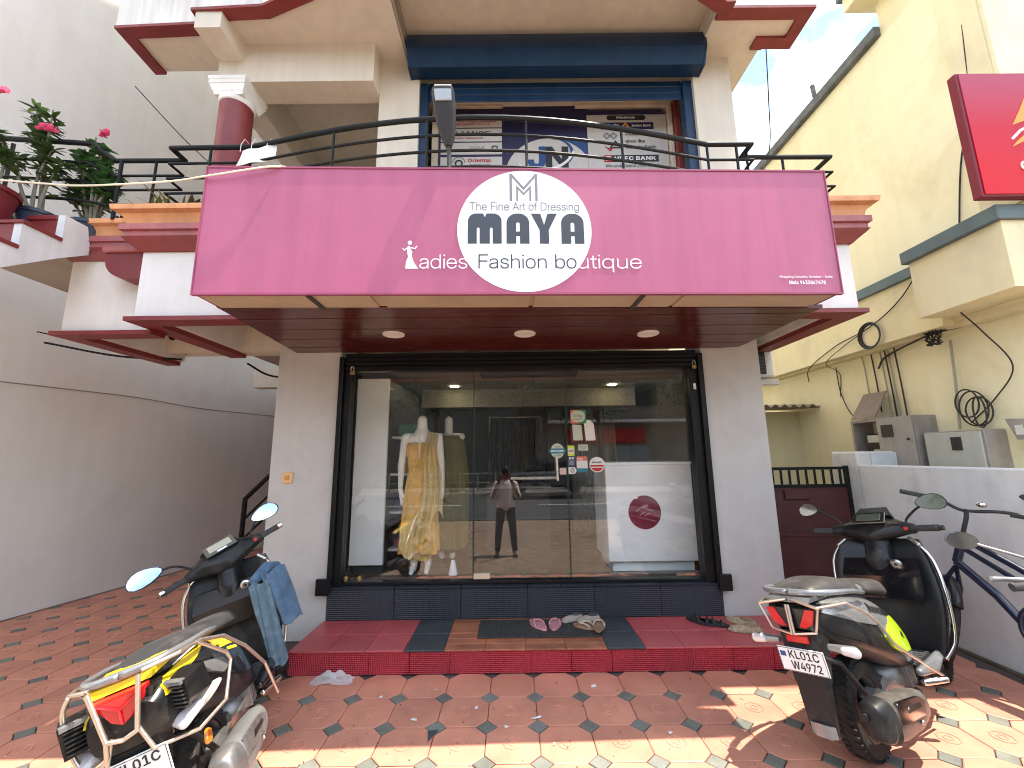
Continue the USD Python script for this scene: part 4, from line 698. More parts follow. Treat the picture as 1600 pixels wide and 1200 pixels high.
STR.part('landing', box(xs0, xs1 - .002, ytop - .012, 4.2, ztop - .04, ztop, .004), m_maroon)
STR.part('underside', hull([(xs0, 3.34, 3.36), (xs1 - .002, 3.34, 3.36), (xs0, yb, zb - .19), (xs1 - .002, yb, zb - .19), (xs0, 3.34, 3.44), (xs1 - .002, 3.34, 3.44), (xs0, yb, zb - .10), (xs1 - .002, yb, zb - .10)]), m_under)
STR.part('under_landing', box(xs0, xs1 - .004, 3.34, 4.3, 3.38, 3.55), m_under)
PSR = thing('passage_railing', 'black stair railing deep in left passage beside grey pillar', 'railing', at=(-3.3, 5.5, 0))
PSR.part('top_rail', rod([(-2.5, 5.5, 2.05), (-3.45, 5.5, 1.09), (-3.46, 5.5, .0)], .03), m_rail)
for dz in (.25, .5, .75): PSR.part('mid_rail', rod([(-2.5, 5.5, 2.05 - dz), (-3.44, 5.5, 1.09 - dz)], .016), m_rail)
PSR.part('red_panel', box(-2.95, -2.32, 5.9, 5.95, 0, .95), m_maroon)
# plants
def leaf(L, w, bend=.15, n=4):
    t = np.linspace(0, 1, n + 1); ww = w * np.sin(np.clip(t * .93 + .07, 0, 1) * PI) ** .8; P = np.stack([np.stack([ -ww, t * L, -bend * L * t ** 2], -1), np.stack([0 * t, t * L, -bend * L * t ** 2 - .12 * w], -1), np.stack([ww, t * L, -bend * L * t ** 2], -1)], 1); return surf(P)
def orient(m, p, d, tw=0.):
    d = np.array(d, float); d /= np.linalg.norm(d); s = np.cross(d, [0, 0, 1.]); s = s / np.linalg.norm(s) if np.linalg.norm(s) > .05 else np.array([1., 0, 0]); u = np.cross(s, d)
    R = np.eye(4); R[:3, 0] = s * math.cos(tw) + u * math.sin(tw); R[:3, 1] = d; R[:3, 2] = -s * math.sin(tw) + u * math.cos(tw); R[:3, 3] = p; m = m.copy(); m.apply_transform(R); return m
m_ad = leafm('adenium_leaf', (.06, .11, .03), (.17, .23, .075)); m_ad2 = leafm('dark_green_leaf', (.06, .15, .04), (.14, .27, .08)); m_fl = leafm('pink_flower', (.80, .14, .28), (.92, .50, .56), .4); m_stem = M('grey_stem', (.20, .19, .14), .8, sc=20, var=.25)
m_pr = M('maroon_pot_plastic', (.16, .018, .024), .4, var=.15); m_pb = M('dark_blue_pot_plastic', (.02, .026, .05), .4, var=.2); m_soil = M('pot_soil', (.06, .045, .03), .95, sc=20, var=.4)
L1f = leaf(.10, .015); L2f = leaf(.10, .026); petal = leaf(.046, .020, -.2)
def adenium(lab, base, pot, tips, mat=m_ad, seed=1, lf=None, nl=22, flowers=(), r0=.15, h=.24):
    r = random.Random(seed); x, y, z = base; lf = L1f if lf is None else lf
    t = thing('potted_plant', lab, 'plant', at=base, group=None); t.part('pot', lathe([(0, 0), (r0 * .72, 0), (r0 * .98, h * .86), (r0 * 1.07, h * .87), (r0 * 1.08, h), (r0 * .97, h), (r0 * .93, h * .9)], 24, c=base), pot); t.part('soil', lathe([(0, h * .9), (r0 * .93, h * .9)], 16, c=base), m_soil)
    for q, tip in enumerate(tips):
        b = np.array([x + r.uniform(-.04, .04), y + r.uniform(-.04, .04), z + h * .88]); tip = np.array(tip); mid = (b + tip) / 2 + np.array([r.uniform(-.05, .05), r.uniform(-.03, .03), .02]); P = spline([b, mid, tip], 7); t.part('stem', tube(P, np.linspace(.017, .006, len(P)), 6), m_stem, True)
        lv = []
        for k in range(int(nl * 1.5)):
            s = max(0, 1 - abs(r.gauss(0, .24))); p = P[min(len(P) - 1, int(s * (len(P) - 1)))] + np.array([r.gauss(0, .006) for _ in range(3)]); a = r.uniform(0, 6.28); e = r.uniform(-.35, .75); lv.append(orient(lf, p, (math.cos(a), math.sin(a), e), r.uniform(-.4, .4)))
        t.part('foliage', cat(lv), mat, True)
    for p in flowers:
        fl = []
        for c in range(r.choice((3, 4))):
            q = np.array(p) + np.array([r.uniform(-.03, .03), r.uniform(-.02, .02), r.uniform(-.02, .02)]); n = np.array([r.uniform(-.5, .5), -1, r.uniform(0, .6)]); n /= np.linalg.norm(n); s = np.cross(n, [0, 0, 1]); s /= np.linalg.norm(s); u_ = np.cross(s, n)
            for k in range(5): a = k * 1.257 + r.random(); fl.append(orient(petal, q, s * math.cos(a) + u_ * math.sin(a) + n * .35))
        t.part('flowers', cat(fl), m_fl, True)
    return t
adenium('pink flowering desert rose in large maroon pot at left frame edge', (-4.10, 2.90, 3.43), m_pr, [(-4.35, 2.9, 4.42), (-4.22, 2.9, 4.30), (-4.30, 2.98, 4.20), (-4.42, 2.92, 4.15), (-4.1, 2.9, 4.22), (-4.02, 2.92, 4.05)], seed=3, nl=34, flowers=[(-4.36, 2.86, 4.42), (-4.30, 2.86, 4.10), (-4.10, 2.86, 4.2)], r0=.20, h=.27)
adenium('tall desert rose with long bare stem and grey green leaves', (-4.02, 3.22, 3.45), m_pb, [(-4.17, 3.15, 4.74), (-4.02, 3.18, 4.66), (-4.12, 3.16, 4.46), (-3.95, 3.18, 4.30), (-4.25, 3.18, 4.24), (-3.85, 3.2, 4.16)], seed=5, nl=36, flowers=[(-4.36, 3.08, 4.74), (-3.93, 3.06, 4.37), (-3.84, 3.06, 4.34)], r0=.14, h=.22)
adenium('bushy dark leaved plant with one pink bloom right of tall one', (-3.74, 3.40, 3.45), m_pb, [(-3.78, 3.34, 4.52), (-3.68, 3.34, 4.44), (-3.86, 3.34, 4.40), (-3.60, 3.34, 4.28), (-3.52, 3.32, 4.16), (-3.50, 3.32, 4.02), (-3.62, 3.34, 4.08)], m_ad2, seed=8, lf=L2f, nl=24, flowers=[(-3.58, 3.24, 4.47)], r0=.14, h=.22)
adenium('grey green desert rose behind the stair railing centre', (-3.86, 3.50, 3.45), m_pr, [(-3.9, 3.44, 4.25), (-3.78, 3.44, 4.15), (-4.05, 3.44, 4.18), (-3.68, 3.42, 4.02), (-3.98, 3.42, 4.02), (-3.82, 3.42, 3.98)], seed=12, nl=40, r0=.14, h=.22)
m_cr = leafm('copper_leaf', (.05, .02, .015), (.14, .05, .03)); m_dry = leafm('yellow_green_blade', (.16, .17, .035), (.40, .36, .13)); m_brz = leafm('bronze_leaf', (.10, .07, .03), (.26, .17, .06))
def tuft(name, lab, c, sx, n, L, w, mat, up, seed, sy=.05):
    r = random.Random(seed); t = thing(name, lab, 'plant', at=c); lv = []
    for k in range(n):
        p = np.array(c) + (r.uniform(-sx, sx), r.uniform(-sy, sy), r.uniform(0, .02)); a = r.uniform(0, 6.28); lv.append(orient(leaf(L * r.uniform(.6, 1.1), w, .35, 5), p, (math.cos(a), math.sin(a) * .6, up * r.uniform(.5, 1.5)), r.uniform(-.5, .5)))
    t.part('leaves', cat(lv), mat, True); t.part('root_clump', shull([((c[0] - sx * .8, c[1], c[2] - .02), .025), ((c[0] + sx * .8, c[1], c[2] - .02), .025)]), m_soil); return t
tuft('ledge_plant', 'copper leaved plant in the low trough left of the yellow blades', (-3.50, 3.48, 3.70), .2, 34, .16, .03, m_cr, .7, 4)
tuft('ledge_plant', 'yellow striped blades spilling from the balcony ledge', (-2.98, 3.26, 3.66), .14, 40, .26, .010, m_dry, .8, 5)
tuft('ledge_plant', 'bronze croton leaves on ledge beside the pink sign', (-2.66, 3.24, 3.66), .16, 40, .17, .024, m_brz, .9, 6)
tuft('ledge_plant', 'yellow green leaves at the right end of balcony railing', (2.70, 3.42, 3.66), .08, 40, .20, .015, m_dry, 1.2, 7, .14)
for (xa, xb, ya, yb_, zz, lab) in ((-3.75, -3.2, 3.40, 3.56, 3.68, 'low dark planter trough on far left ledge'), (-3.15, -2.45, 3.18, 3.32, 3.64, 'dark planter trough on ledge left of sign'), (2.58, 2.80, 3.26, 3.62, 3.64, 'dark planter trough at the right balcony end')):
    t = thing('planter_trough', lab, 'planter', at=(xa, ya, zz - .02)); t.part('trough', box(xa, xb, ya, yb_, zz - .015, zz + .02, .006), m_pb); t.part('soil', box(xa + .02, xb - .02, ya + .02, yb_ - .02, zz + .0205, zz + .03), m_soil)
# ---------------- right: yellow building
m_yw = M('yellow_wall_paint', (.80, .745, .50), .75, sc=.8, fine=80, var=.06, bump=.2, streak=.04, stain=(.55, .46, .22), stain_amt=.5, stain_sc=1.2)
m_yf = M('pale_yellow_band', (.74, .67, .42), .75, sc=.9, fine=80, var=.06, bump=.2, streak=.06, stain=(.46, .42, .30), stain_amt=.45, stain_sc=1.5)
m_gb = M('grey_green_trim', (.105, .155, .16), .6, sc=2, fine=60, var=.15, bump=.2, streak=.2)
m_roofd = M('mossy_roof_edge', (.12, .13, .13), .85, sc=7, fine=50, var=.4, bump=.4)
YB_ = thing('yellow_building', 'long yellow building with grey green ledge along right side', 'building', at=(5, 5, 0))
YB_.part('upper_wall', box(4.2, 9, 3.02, 14, 2.80, 6.2), m_yw, False); YB_.part('lower_wall', box(4.32, 9, 3.02, 14, -.06, 2.799), m_yw, False)
YB_.part('roof_edge', box(4.13, 9.1, 3.9, 14, 6.201, 6.33, .01), m_roofd); YB_.part('raised_wall', box(4.2, 9, 3.02, 3.9, 6.201, 7.4), m_yf, False); YB_.part('raised_eave', box(3.92, 9, 2.95, 4.0, 6.62, 6.80, .01), m_yf); YB_.part('raised_trim', box(3.88, 9, 2.9, 4.04, 6.801, 6.92, .01), m_gb)
YB_.part('ledge_band', box(4.08, 4.199, 3.74, 14, 2.76, 3.33), m_yf); YB_.part('ledge_trim', box(4.04, 4.199, 3.77, 14, 3.331, 3.44, .006), m_gb)
YB_.part('front_ledge_band', box(3.86, 4.199, 2.98, 3.738, 2.83, 3.38), m_yf); YB_.part('front_ledge_trim', box(3.81, 4.199, 2.95, 3.77, 3.381, 3.50, .006), m_gb)
YB_.part('front_wall_band', box(4.2, 9, 2.98, 3.018, 2.83, 3.38), m_yf); YB_.part('ledge_underside', box(4.20, 4.319, 3.03, 14, 2.74, 2.799), m_yf)
YB_.part('vent_pipe', tube([(4.35, 5.05, 6.3), (4.32, 5.05, 6.72)], .028), m_roofd)
YB_.part('pilaster', box(4.182, 4.199, 3.05, 3.35, 3.6, 6.19), m_yf)
LT = thing('lean_to_shed', 'small yellow lean-to with corrugated roof sheet behind gate', 'shed', at=(3.6, 6.4, 0))
LT.part('wall', box(2.7, 4.318, 6.2, 6.35, -.05, 2.2), m_yw, False)
xx = np.linspace(2.7, 4.7, 90); cr = np.stack([np.stack([xx, 0 * xx + y, 2.24 + (y - 5.7) * .06 + .022 * np.sin(xx * 48)], -1) for y in (5.75, 6.6)], 1)
LT.part('roof_sheet', surf(cr, .012), M('weathered_sheet', (.30, .25, .18), .8, sc=6, var=.35), True)
GS = thing('red_sign', 'red sign box with yellow swoosh and white letters at right edge', 'sign', at=(4.4, 2.9, 4))
m_rs = usdkit.material(stage, '/World/Looks/red_sign_print', {'g': ('geometry', {}), 's': ('separate_xyz', {}), 'm': ('map_range', {'from_min': 3.75, 'from_max': 4.55, 'clamp': True}), 'r': ('rgb_ramp', {'ramp': [(0, (.52, .0, .008)), (.45, (.46, .008, .026)), (1, (.36, .055, .10))]}), 'p': ('principled_bsdf', {'roughness': .5, 'specular_ior_level': .2})}, [('g.position', 's.vector'), ('s.z', 'm.value'), ('m.result', 'r.fac'), ('r.color', 'p.base_color')], surface='p.BSDF')
GS.part('sign_face', box(3.655, 6.2, 2.87, 2.876, 3.535, 4.605), m_rs, False); GS.part('sign_case', box(3.635, 6.22, 2.877, 2.945, 3.52, 4.62, .006), M('dark_red_case', (.16, .008, .02), .4))
sw1 = Polygon([(3.995, 4.27), (4.06, 4.33), (4.16, 4.52), (4.5, 4.75), (4.5, 4.62), (4.3, 4.40), (4.14, 4.29), (4.06, 4.30)])
dn = lambda p: affinity.translate(Polygon(p), 0, -.05)
GS.part('swoosh', xz(dn([(3.99, 4.18), (4.10, 4.36), (4.22, 4.58), (4.7, 4.58), (4.45, 4.42), (4.25, 4.30), (4.1, 4.22)]), 2.8695, .003), m_gold); GS.part('swoosh', xz(dn([(3.945, 3.985), (4.08, 4.05), (4.25, 4.08), (4.6, 4.1), (4.6, 4.3), (4.25, 4.19), (4.1, 4.12), (4.0, 4.04)]), 2.8695, .003), m_gold); GS.part('white_stripe', xz(affinity.translate(LineString([(3.965, 4.06), (4.04, 4.13), (4.2, 4.215), (4.6, 4.36)]).buffer(.010), 0, -.05), 2.8695, .003), m_wp)
GS.part('lettering', mv(text('GST', .075, 800, .003), 3.975, 2.8695, 3.735), m_wp, False)
# wires and meters on the yellow wall
m_wire = M('black_wire', (.025, .022, .02), .6); m_cond = M('grey_conduit', (.38, .36, .30), .6, var=.12)
def wire(nm, lab, P, r=.007, mat=None, sm=8, cat_='cable'): return solo(nm, tube(spline(P, sm) if sm else P, r, 6), mat or m_wire, lab, cat_, smooth=True)
wire('hanging_wire', 'black wire running down yellow wall behind the red sign', [(4.18, 3.18, 6.3), (4.19, 3.17, 5.7), (4.185, 3.2, 5.2), (4.19, 3.26, 4.7), (4.185, 3.42, 4.2), (4.19, 3.57, 3.5)], .007)
wire('hanging_wire', 'thin wire hanging in the sky gap from shop roof edge', [(2.86, 3.86, 6.03), (2.84, 3.9, 5.4), (2.78, 3.9, 4.8), (2.62, 3.9, 4.4)], .006)
wire('slack_cable', 'black cable sloping down along the yellow ledge band', [(4.02, 3.78, 3.38), (4.06, 4.1, 3.15), (4.06, 4.5, 2.98), (4.06, 5.0, 2.9), (4.06, 5.5, 2.72), (4.1, 5.6, 2.55)], .006)
wire('slack_cable', 'second cable drooping under the yellow ledge left of the coil', [(4.05, 4.55, 2.96), (4.06, 4.9, 2.86), (4.06, 5.2, 2.72), (4.3, 5.3, 2.6), (4.3, 5.35, 2.3)], .0045)
t = thing('cable_coil', 'coil of black cable hung on yellow ledge band', 'cable', at=(4.05, 4.52, 2.9))
for k in range(4): t.part('loop', tube([(4.06 - .006 * k, 4.50 + (.115 + .01 * k) * math.cos(a), 2.885 + (.125 + .008 * k) * math.sin(a)) for a in np.arange(28) * 2 * PI / 28], .006, 6, close=True), m_wire, True)
t = thing('cable_coil', 'loops of black cable hanging beside small box at right', 'cable', at=(4.28, 3.85, 1.95))
for k, (dy, dz, a_, b_) in enumerate(((0, 0, .12, .16), (-.05, -.03, .11, .13), (.03, .05, .10, .13), (-.07, -.04, .05, .14))): t.part('loop', tube([(4.27 - .01 * k, 3.80 + dy + a_ * math.cos(a), 1.98 + dz + b_ * math.sin(a)) for a in np.arange(28) * 2 * PI / 28], .007, 6, close=True), m_wire, True)
t = thing('cable_knot', 'tangled knot of black wires under the ledge at right', 'cable', at=(4.2, 3.95, 2.72))
r9 = random.Random(4)
for k in range(7): t.part('loop', tube([(4.16 + r9.uniform(-.03, .03) + .02 * math.sin(a), 3.93 + .06 * math.cos(a) * r9.uniform(.9, 1.1), 2.70 + .075 * math.sin(a + k)) for a in np.arange(18) * 2 * PI / 18], .006, 5, close=True), m_wire, True)
wire('slack_cable', 'black bundle running along the wall from knot to conduits', [(4.26, 3.3, 2.78), (4.25, 3.7, 2.75), (4.18, 3.93, 2.74), (4.22, 4.2, 2.72), (4.28, 4.6, 2.66), (4.29, 4.72, 2.55)], .010)
wire('slack_cable', 'black cable looping from the ledge to the small box at right', [(4.05, 3.55, 2.82), (4.1, 3.45, 2.6), (4.25, 3.42, 2.3), (4.28, 3.62, 2.05), (4.28, 3.85, 1.85)], .006)
for k, (yy, z1) in enumerate(((4.93, 2.25), (4.80, 2.10), (4.68, 2.0), (4.62, 2.0), (4.58, 2.0), (4.50, 2.0))): wire('conduit', ['far left', 'second from left', 'third from left', 'fourth from left', 'fifth from left', 'rightmost'][k] + ' of the grey conduits dropping to the meter boxes', [(4.30, yy, 2.74), (4.30, yy - .015, z1 + .3), (4.30, yy - .02, z1 - .05)], .0075, m_cond if k % 2 == 0 else m_wire)
wire('conduit', 'grey conduit from wire knot down to the wide panel box', [(4.29, 3.9, 2.66), (4.29, 3.93, 2.2), (4.29, 3.97, 1.8)], .011, m_cond)
wire('hanging_wire', 'thin wire drooping to the left of the open meter box', [(4.30, 5.35, 2.7), (4.30, 5.33, 2.35), (4.30, 5.2, 2.05), (4.30, 5.0, 1.99)], .006)
m_mt = M('grey_meter_box', (.34, .31, .27), .55, sc=5, fine=60, var=.16, bump=.1, streak=.2, stain=(.2, .15, .11), stain_amt=.5, stain_sc=5); m_mtd = M('meter_brown', (.22, .17, .13), .55, sc=5, var=.2); m_blk = M('black_plastic', (.015, .015, .016), .4, var=.2)
MB_ = thing('meter_box', 'double grey meter box with its left flap open', 'meter box', at=(4.2, 4.6, 1))
MB_.part('case', cat([box(4.08, 4.319, 4.20, 4.98, 1.0, 1.03), box(4.08, 4.319, 4.20, 4.98, 1.93, 1.96), box(4.08, 4.319, 4.20, 4.23, 1.031, 1.929), box(4.08, 4.319, 4.95, 4.98, 1.031, 1.929), box(4.08, 4.319, 4.60, 4.62, 1.031, 1.929), box(4.08, 4.30, 4.621, 4.949, 1.44, 1.46)]), m_mt, False)
MB_.part('meter', box(4.16, 4.3, 4.68, 4.88, 1.50, 1.80, .01), m_blk); MB_.part('meter_label', box(4.152, 4.159, 4.70, 4.86, 1.70, 1.78), m_pale); MB_.part('meter_label', box(4.152, 4.159, 4.72, 4.80, 1.58, 1.62), m_pale)
MB_.part('flap', hull([(4.07, 4.63, 1.97), (4.07, 4.96, 1.97), (4.22, 4.60, 2.27), (4.22, 4.90, 2.27), (4.09, 4.63, 1.97), (4.09, 4.96, 1.97), (4.24, 4.60, 2.27), (4.24, 4.90, 2.27)]), m_mtd); d_ = MB_.part('door', box(4.062, 4.079, 4.205, 4.615, 1.45, 1.955, .004), m_mt); d_.part('window', box(4.056, 4.061, 4.42, 4.56, 1.75, 1.88), m_blk); d_.part('knob', sph((4.055, 4.26, 1.72), .014), m_blk)
MB_.part('door', box(4.066, 4.079, 4.23, 4.59, 1.04, 1.43, .004), m_mtd).part('knob', sph((4.06, 4.27, 1.22), .012), m_blk)
PN_ = thing('panel_box', 'wide pale grey electrical panel box with small window', 'meter box', at=(4.2, 3.8, 1)); PN_.part('case', box(4.12, 4.319, 3.62, 4.16, .95, 1.78, .006), m_mt); d_ = PN_.part('door', box(4.10, 4.119, 3.64, 4.14, .97, 1.765, .005), M('pale_panel', (.42, .42, .36), .5, sc=4, var=.08, streak=.15)); d_.part('window', box(4.094, 4.099, 3.80, 3.89, 1.60, 1.72), m_blk); d_.part('knob', sph((4.095, 3.72, 1.42), .012), m_blk)
SB_ = thing('fuse_box', 'small grey fuse box askew right of the panel box', 'meter box', at=(4.25, 3.45, 1.8)); SB_.part('case', hull([(4.2, 3.52, 1.86), (4.2, 3.36, 1.84), (4.2, 3.33, 1.68), (4.2, 3.46, 1.68), (4.31, 3.52, 1.86), (4.31, 3.36, 1.84), (4.31, 3.33, 1.68), (4.31, 3.46, 1.68)]), m_mt); SB_.part('switch', box(4.188, 4.199, 3.40, 3.45, 1.72, 1.80), m_pale)
# compound wall, gate
m_cw = M('white_compound_wall', (.66, .66, .64), .8, sc=1.0, fine=80, var=.09, bump=.25, streak=.08, stain=(.30, .29, .28), stain_amt=.55, stain_sc=1.6)
CWL = thing('compound_wall', 'pale grey plastered compound wall at the right', 'wall', at=(3.72, 3, 0)); CWL.part('wall', box(3.655, 3.80, 1.9, 4.45, -.06, 1.462, .012), m_cw); CWL.part('base_dirt_edge', box(3.62, 3.654, 1.9, 4.4, -.06, .012, .008), M('dirt_edge', (.12, .09, .06), .95, sc=8, var=.4))
GP = thing('gate_pillar', 'white gate pillar taller than the compound wall', 'pillar', at=(3.9, 4.55, 0)); GP.part('shaft', box(3.66, 4.10, 4.452, 4.82, -.06, 1.60, .02), m_cw); GP.part('pale_face', box(3.80, 4.10, 4.43, 4.449, .0, 1.59, .004), M('pale_blue_plaster', (.60, .66, .68), .75, var=.06))
m_gate = M('maroon_gate_sheet', (.075, .018, .016), .55, sc=3, fine=50, var=.2, bump=.2, streak=.2, stain=(.10, .05, .03), stain_amt=.4)
GT = thing('gate', 'maroon sheet metal gate with black bars along its top', 'gate', at=(3.1, 4.6, 0)); GT.part('sheet', box(2.5, 3.63, 4.60, 4.615, .06, 1.225), m_gate, False)
for z in (1.225, 1.41): GT.part('rail', box(2.48, 3.65, 4.585, 4.625, z, z + .03, .004), m_rail)
for k in range(13): GT.part('bar', box(2.55 + k * .092, 2.568 + k * .092, 4.595, 4.612, 1.256, 1.409), m_rail)
GT.part('post', box(3.625, 3.657, 4.58, 4.63, .0, 1.45, .004), m_rail); GT.part('latch_plate', box(2.93, 3.20, 4.575, 4.599, 1.10, 1.20, .006), m_gate); GT.part('mid_rail', box(2.5, 3.624, 4.588, 4.599, .72, .76), m_gate)
ACU = thing('ac_unit', 'outdoor air conditioner unit high behind right pillar', 'air conditioner', at=(2.7, 4.6, 2.4)); ACU.part('case', box(2.50, 2.90, 4.45, 5.25, 2.42, 3.0, .015), M('ac_white', (.66, .65, .60), .5, streak=.15)); ACU.part('coil_grille', box(2.52, 2.80, 4.435, 4.449, 2.45, 2.97), m_blk)
for k in range(14): ACU.part('fin', box(2.53, 2.79, 4.425, 4.434, 2.46 + k * .036, 2.472 + k * .036), m_frame, False)
ACU.part('bracket', box(2.463, 2.97, 4.50, 4.56, 2.34, 2.40, .004), m_pale); ACU.part('bracket', box(2.463, 2.97, 5.05, 5.11, 2.34, 2.40, .004), m_pale)
# ---------------- across the road (seen mirrored in the glass)
m_leafA = leafm('road_tree_leaf', (.02, .06, .012), (.09, .15, .03)); m_bark = M('tree_bark', (.14, .10, .07), .9, sc=8, var=.3, bump=.6, bd=.01)
def tree(lab, x, y, h, cr_, seed, n=1500):
    r = random.Random(seed); t = thing('roadside_tree', lab, 'tree', at=(x, y, -.06)); t.part('trunk', tube(spline([(x, y, -.06), (x + .1, y, h * .3), (x - .05, y + .1, h * .6)], 6), np.linspace(.2, .1, 13), 10), m_bark, True)
    br_ = [];cl = []
    for k in range(9):
        a = r.uniform(0, 6.28); tip = np.array([x + math.cos(a) * cr_ * r.uniform(.4, .9), y + math.sin(a) * cr_ * r.uniform(.4, .9), h * r.uniform(.6, 1.0)]); br_.append(tube(spline([(x, y + .05, h * .5), (np.array([x, y, h * .55]) + tip) / 2 + (0, 0, .2), tip], 4), np.linspace(.09, .02, 9), 6)); cl.append(tip)
    t.part('limbs', cat(br_), m_bark, True); V = []; lf = leaf(.26, .07, .2, 2)
    for k in range(n): c = cl[k % 9]; p = c + np.array([r.gauss(0, cr_ * .3), r.gauss(0, cr_ * .3), r.gauss(0, cr_ * .22)]); a = r.uniform(0, 6.28); V.append(orient(lf, p, (math.cos(a), math.sin(a), r.uniform(-.6, .4)), r.uniform(-1, 1)))
    t.part('crown', cat(V), m_leafA, True)
for k, (x, y, h, c, lab) in enumerate(((-4.2, -14.6, 7.6, 2.9, 'broad green tree across the road, mirrored left of person'), (.6, -15.4, 7.2, 2.6, 'tree across the road straight behind the parked car'), (4.8, -14.8, 6.8, 2.3, 'tree across the road in front of red signboard'), (10.5, -15.2, 7.5, 2.9, 'right hand tree beyond the red signboard'), (-10.0, -15, 8.0, 3.0, 'far left tree across the road'), (-15.5, -15.4, 8.0, 3.0, 'leftmost of the trees across the road'))): tree(lab, x, y, h, c, k + 1, 1300)
OB = thing('opposite_building', 'two storey shop across the road with red signboard, mirrored in glass', 'building', at=(6, -18, 0)); OB.part('wall', box(1.5, 17, -26, -17.5, -.33, 8.5), M('brown_grey_wall', (.22, .19, .16), .85, sc=.6, var=.2)); OB.part('roof_slab', box(1.2, 17.3, -26.2, -17.0, 8.501, 8.7), m_conc); OB.part('canopy', box(2.2, 12, -17.49, -16.3, 3.5, 3.65), m_conc); OB.part('shop_sign', box(3.4, 8.2, -17.48, -17.35, 2.3, 3.2), m_redp); OB.part('shutter', box(3.6, 6.0, -17.49, -17.42, -.2, 2.1), M('grey_shutter', (.25, .26, .27), .5, wave=(0, 9), bump=1)); OB.part('shutter', box(6.3, 8.4, -17.49, -17.42, -.2, 2.1), M('grey_shutter'))
for k in range(5): OB.part('window', box(2.6 + 2.6 * k, 3.9 + 2.6 * k, -17.495, -17.44, 4.6, 6.0), m_blk)
OB2 = thing('opposite_building', 'dark grey house across the road at left with maroon roof', 'building', at=(-9, -21, 0)); OB2.part('wall', box(-24, 1.45, -28, -19, -.33, 7.6), M('dim_plaster', (.16, .15, .14), .85, sc=.6, var=.2)); OB2.part('roof_slab', box(-24.4, 1.48, -28, -18.4, 7.601, 7.8), m_maroon); [OB2.part('window', box(-19 + 3.2 * k, -17.6 + 3.2 * k, -18.99, -18.93, 1 + 3 * (k % 2), 2.3 + 3 * (k % 2)), m_blk) for k in range(5)]
FN = thing('roadside_fence', 'white railing fence along the far pavement', 'fence', at=(-3, -13.4, 0)); [FN.part('post', box(-9 + k * .9, -8.93 + k * .9, -13.43, -13.37, -.2, .8), m_kerb, False) for k in range(10)]; [FN.part('rail', box(-9, -.8, -13.42, -13.38, z, z + .05), m_kerb, False) for z in (.25, .7)]
CAR = thing('parked_car', 'dark grey hatchback parked at the far kerb', 'car', at=(1.6, -11.5, -.32))
m_carp = M('dark_car_paint', (.05, .055, .06), .25, coat=1., bump=0, var=.03)
def cring(x, zb, zt, w, n=4.): return np.array([(x, -11.5 + w * math.copysign(abs(math.cos(t)) ** (2 / n), math.cos(t)), (zb + zt) / 2 + (zt - zb) / 2 * math.copysign(abs(math.sin(t)) ** (2 / n), math.sin(t))) for t in np.arange(24) * PI / 12])
CAR.part('body', loft([cring(-.4, .3, .7, .62), cring(-.3, .2, .86, .76), cring(.6, .16, .92, .82), cring(2.4, .16, .96, .82), cring(3.2, .2, .95, .78), cring(3.35, .3, .8, .66)]), m_carp, 40); CAR.part('cabin', loft([cring(.55, .85, .95, .70), cring(1.15, .85, 1.42, .62), cring(2.6, .85, 1.46, .62), cring(3.15, .85, 1.0, .68)]), M('car_glass', (.02, .025, .03), .05, bump=0), 40)
for xx in (.35, 2.75):
    for sy in (-12.27, -10.73): CAR.part('wheel', lathe([(0, -.09), (.19, -.09), (.28, -.08), (.3, -.04), (.3, .04), (.28, .08), (.19, .09), (0, .09)], 20, 'y', (xx, sy, .25)), m_blk)
for sy in (-11.95, -11.05): CAR.part('headlight', sph((-.37, sy, .62), (.06, .14, .08)), m_steel)
# the photographer (only mirrored in the glass)
PX, PY, PZ = -.14, -.40, -.335
PE = thing('person', 'standing person in striped shirt and dark trousers holding up a phone, mirrored in glass', 'person', at=(PX, PY, PZ))
j = lambda x, y, z: (PX + x, PY + y, PZ + z)
m_sk = M('brown_skin', (.20, .105, .065), .5, bump=0); m_sh = M('striped_shirt', (.84, .74, .74), .75, sheen=.2, wave=(60, 0), bump=.3, var=.15, sc=8); m_tr = M('dark_trousers', (.035, .026, .028), .8, var=.2)
headc = j(0, .03, 1.60)
bones = [((headc, .088), (j(0, .04, 1.50), .062)), ((j(0, .06, 1.545), .045), (j(0, .075, 1.515), .03)), ((j(0, .01, 1.48), .055), (j(0, -.01, 1.38), .06)), ((j(-.15, 0, 1.36), .055), (j(.15, 0, 1.36), .055)), ((j(0, 0, 1.33), .12), (j(0, 0, 1.0), .12)), ((j(-.08, 0, .93), .085), (j(.08, 0, .93), .085))]
for s in (-1, 1):
    bones += [((j(s * .18, 0, 1.37), .055), (j(s * .26, .06, 1.12), .042)), ((j(s * .26, .06, 1.12), .042), (j(s * .10, .30, 1.50), .028)), ((j(s * .10, .30, 1.50), .028), (j(s * .075, .335, 1.57), .034))]
    bones += [((j(s * .09, 0, .92), .09), (j(s * .14, .01, .50), .055)), ((j(s * .14, .01, .50), .055), (j(s * .17, -.01, .09), .038)), ((j(s * .17, -.02, .06), .04), (j(s * .19, .14, .035), .032))]
    for k in range(4): bones += [((j(s * .085, .345, 1.60 - .018 * k), .0095), (j(s * .10, .385, 1.615 - .02 * k), .0085)), ((j(s * .10, .385, 1.615 - .02 * k), .0085), (j(s * .075, .40, 1.615 - .02 * k), .007))]
    bones += [((j(s * .07, .335, 1.56), .011), (j(s * .045, .35, 1.60), .008)), ((j(s * .085, .03, 1.61), .018), (j(s * .088, .02, 1.575), .012))]
pb_ = PE.part('body', body(bones, .025, 8), m_sk, True)
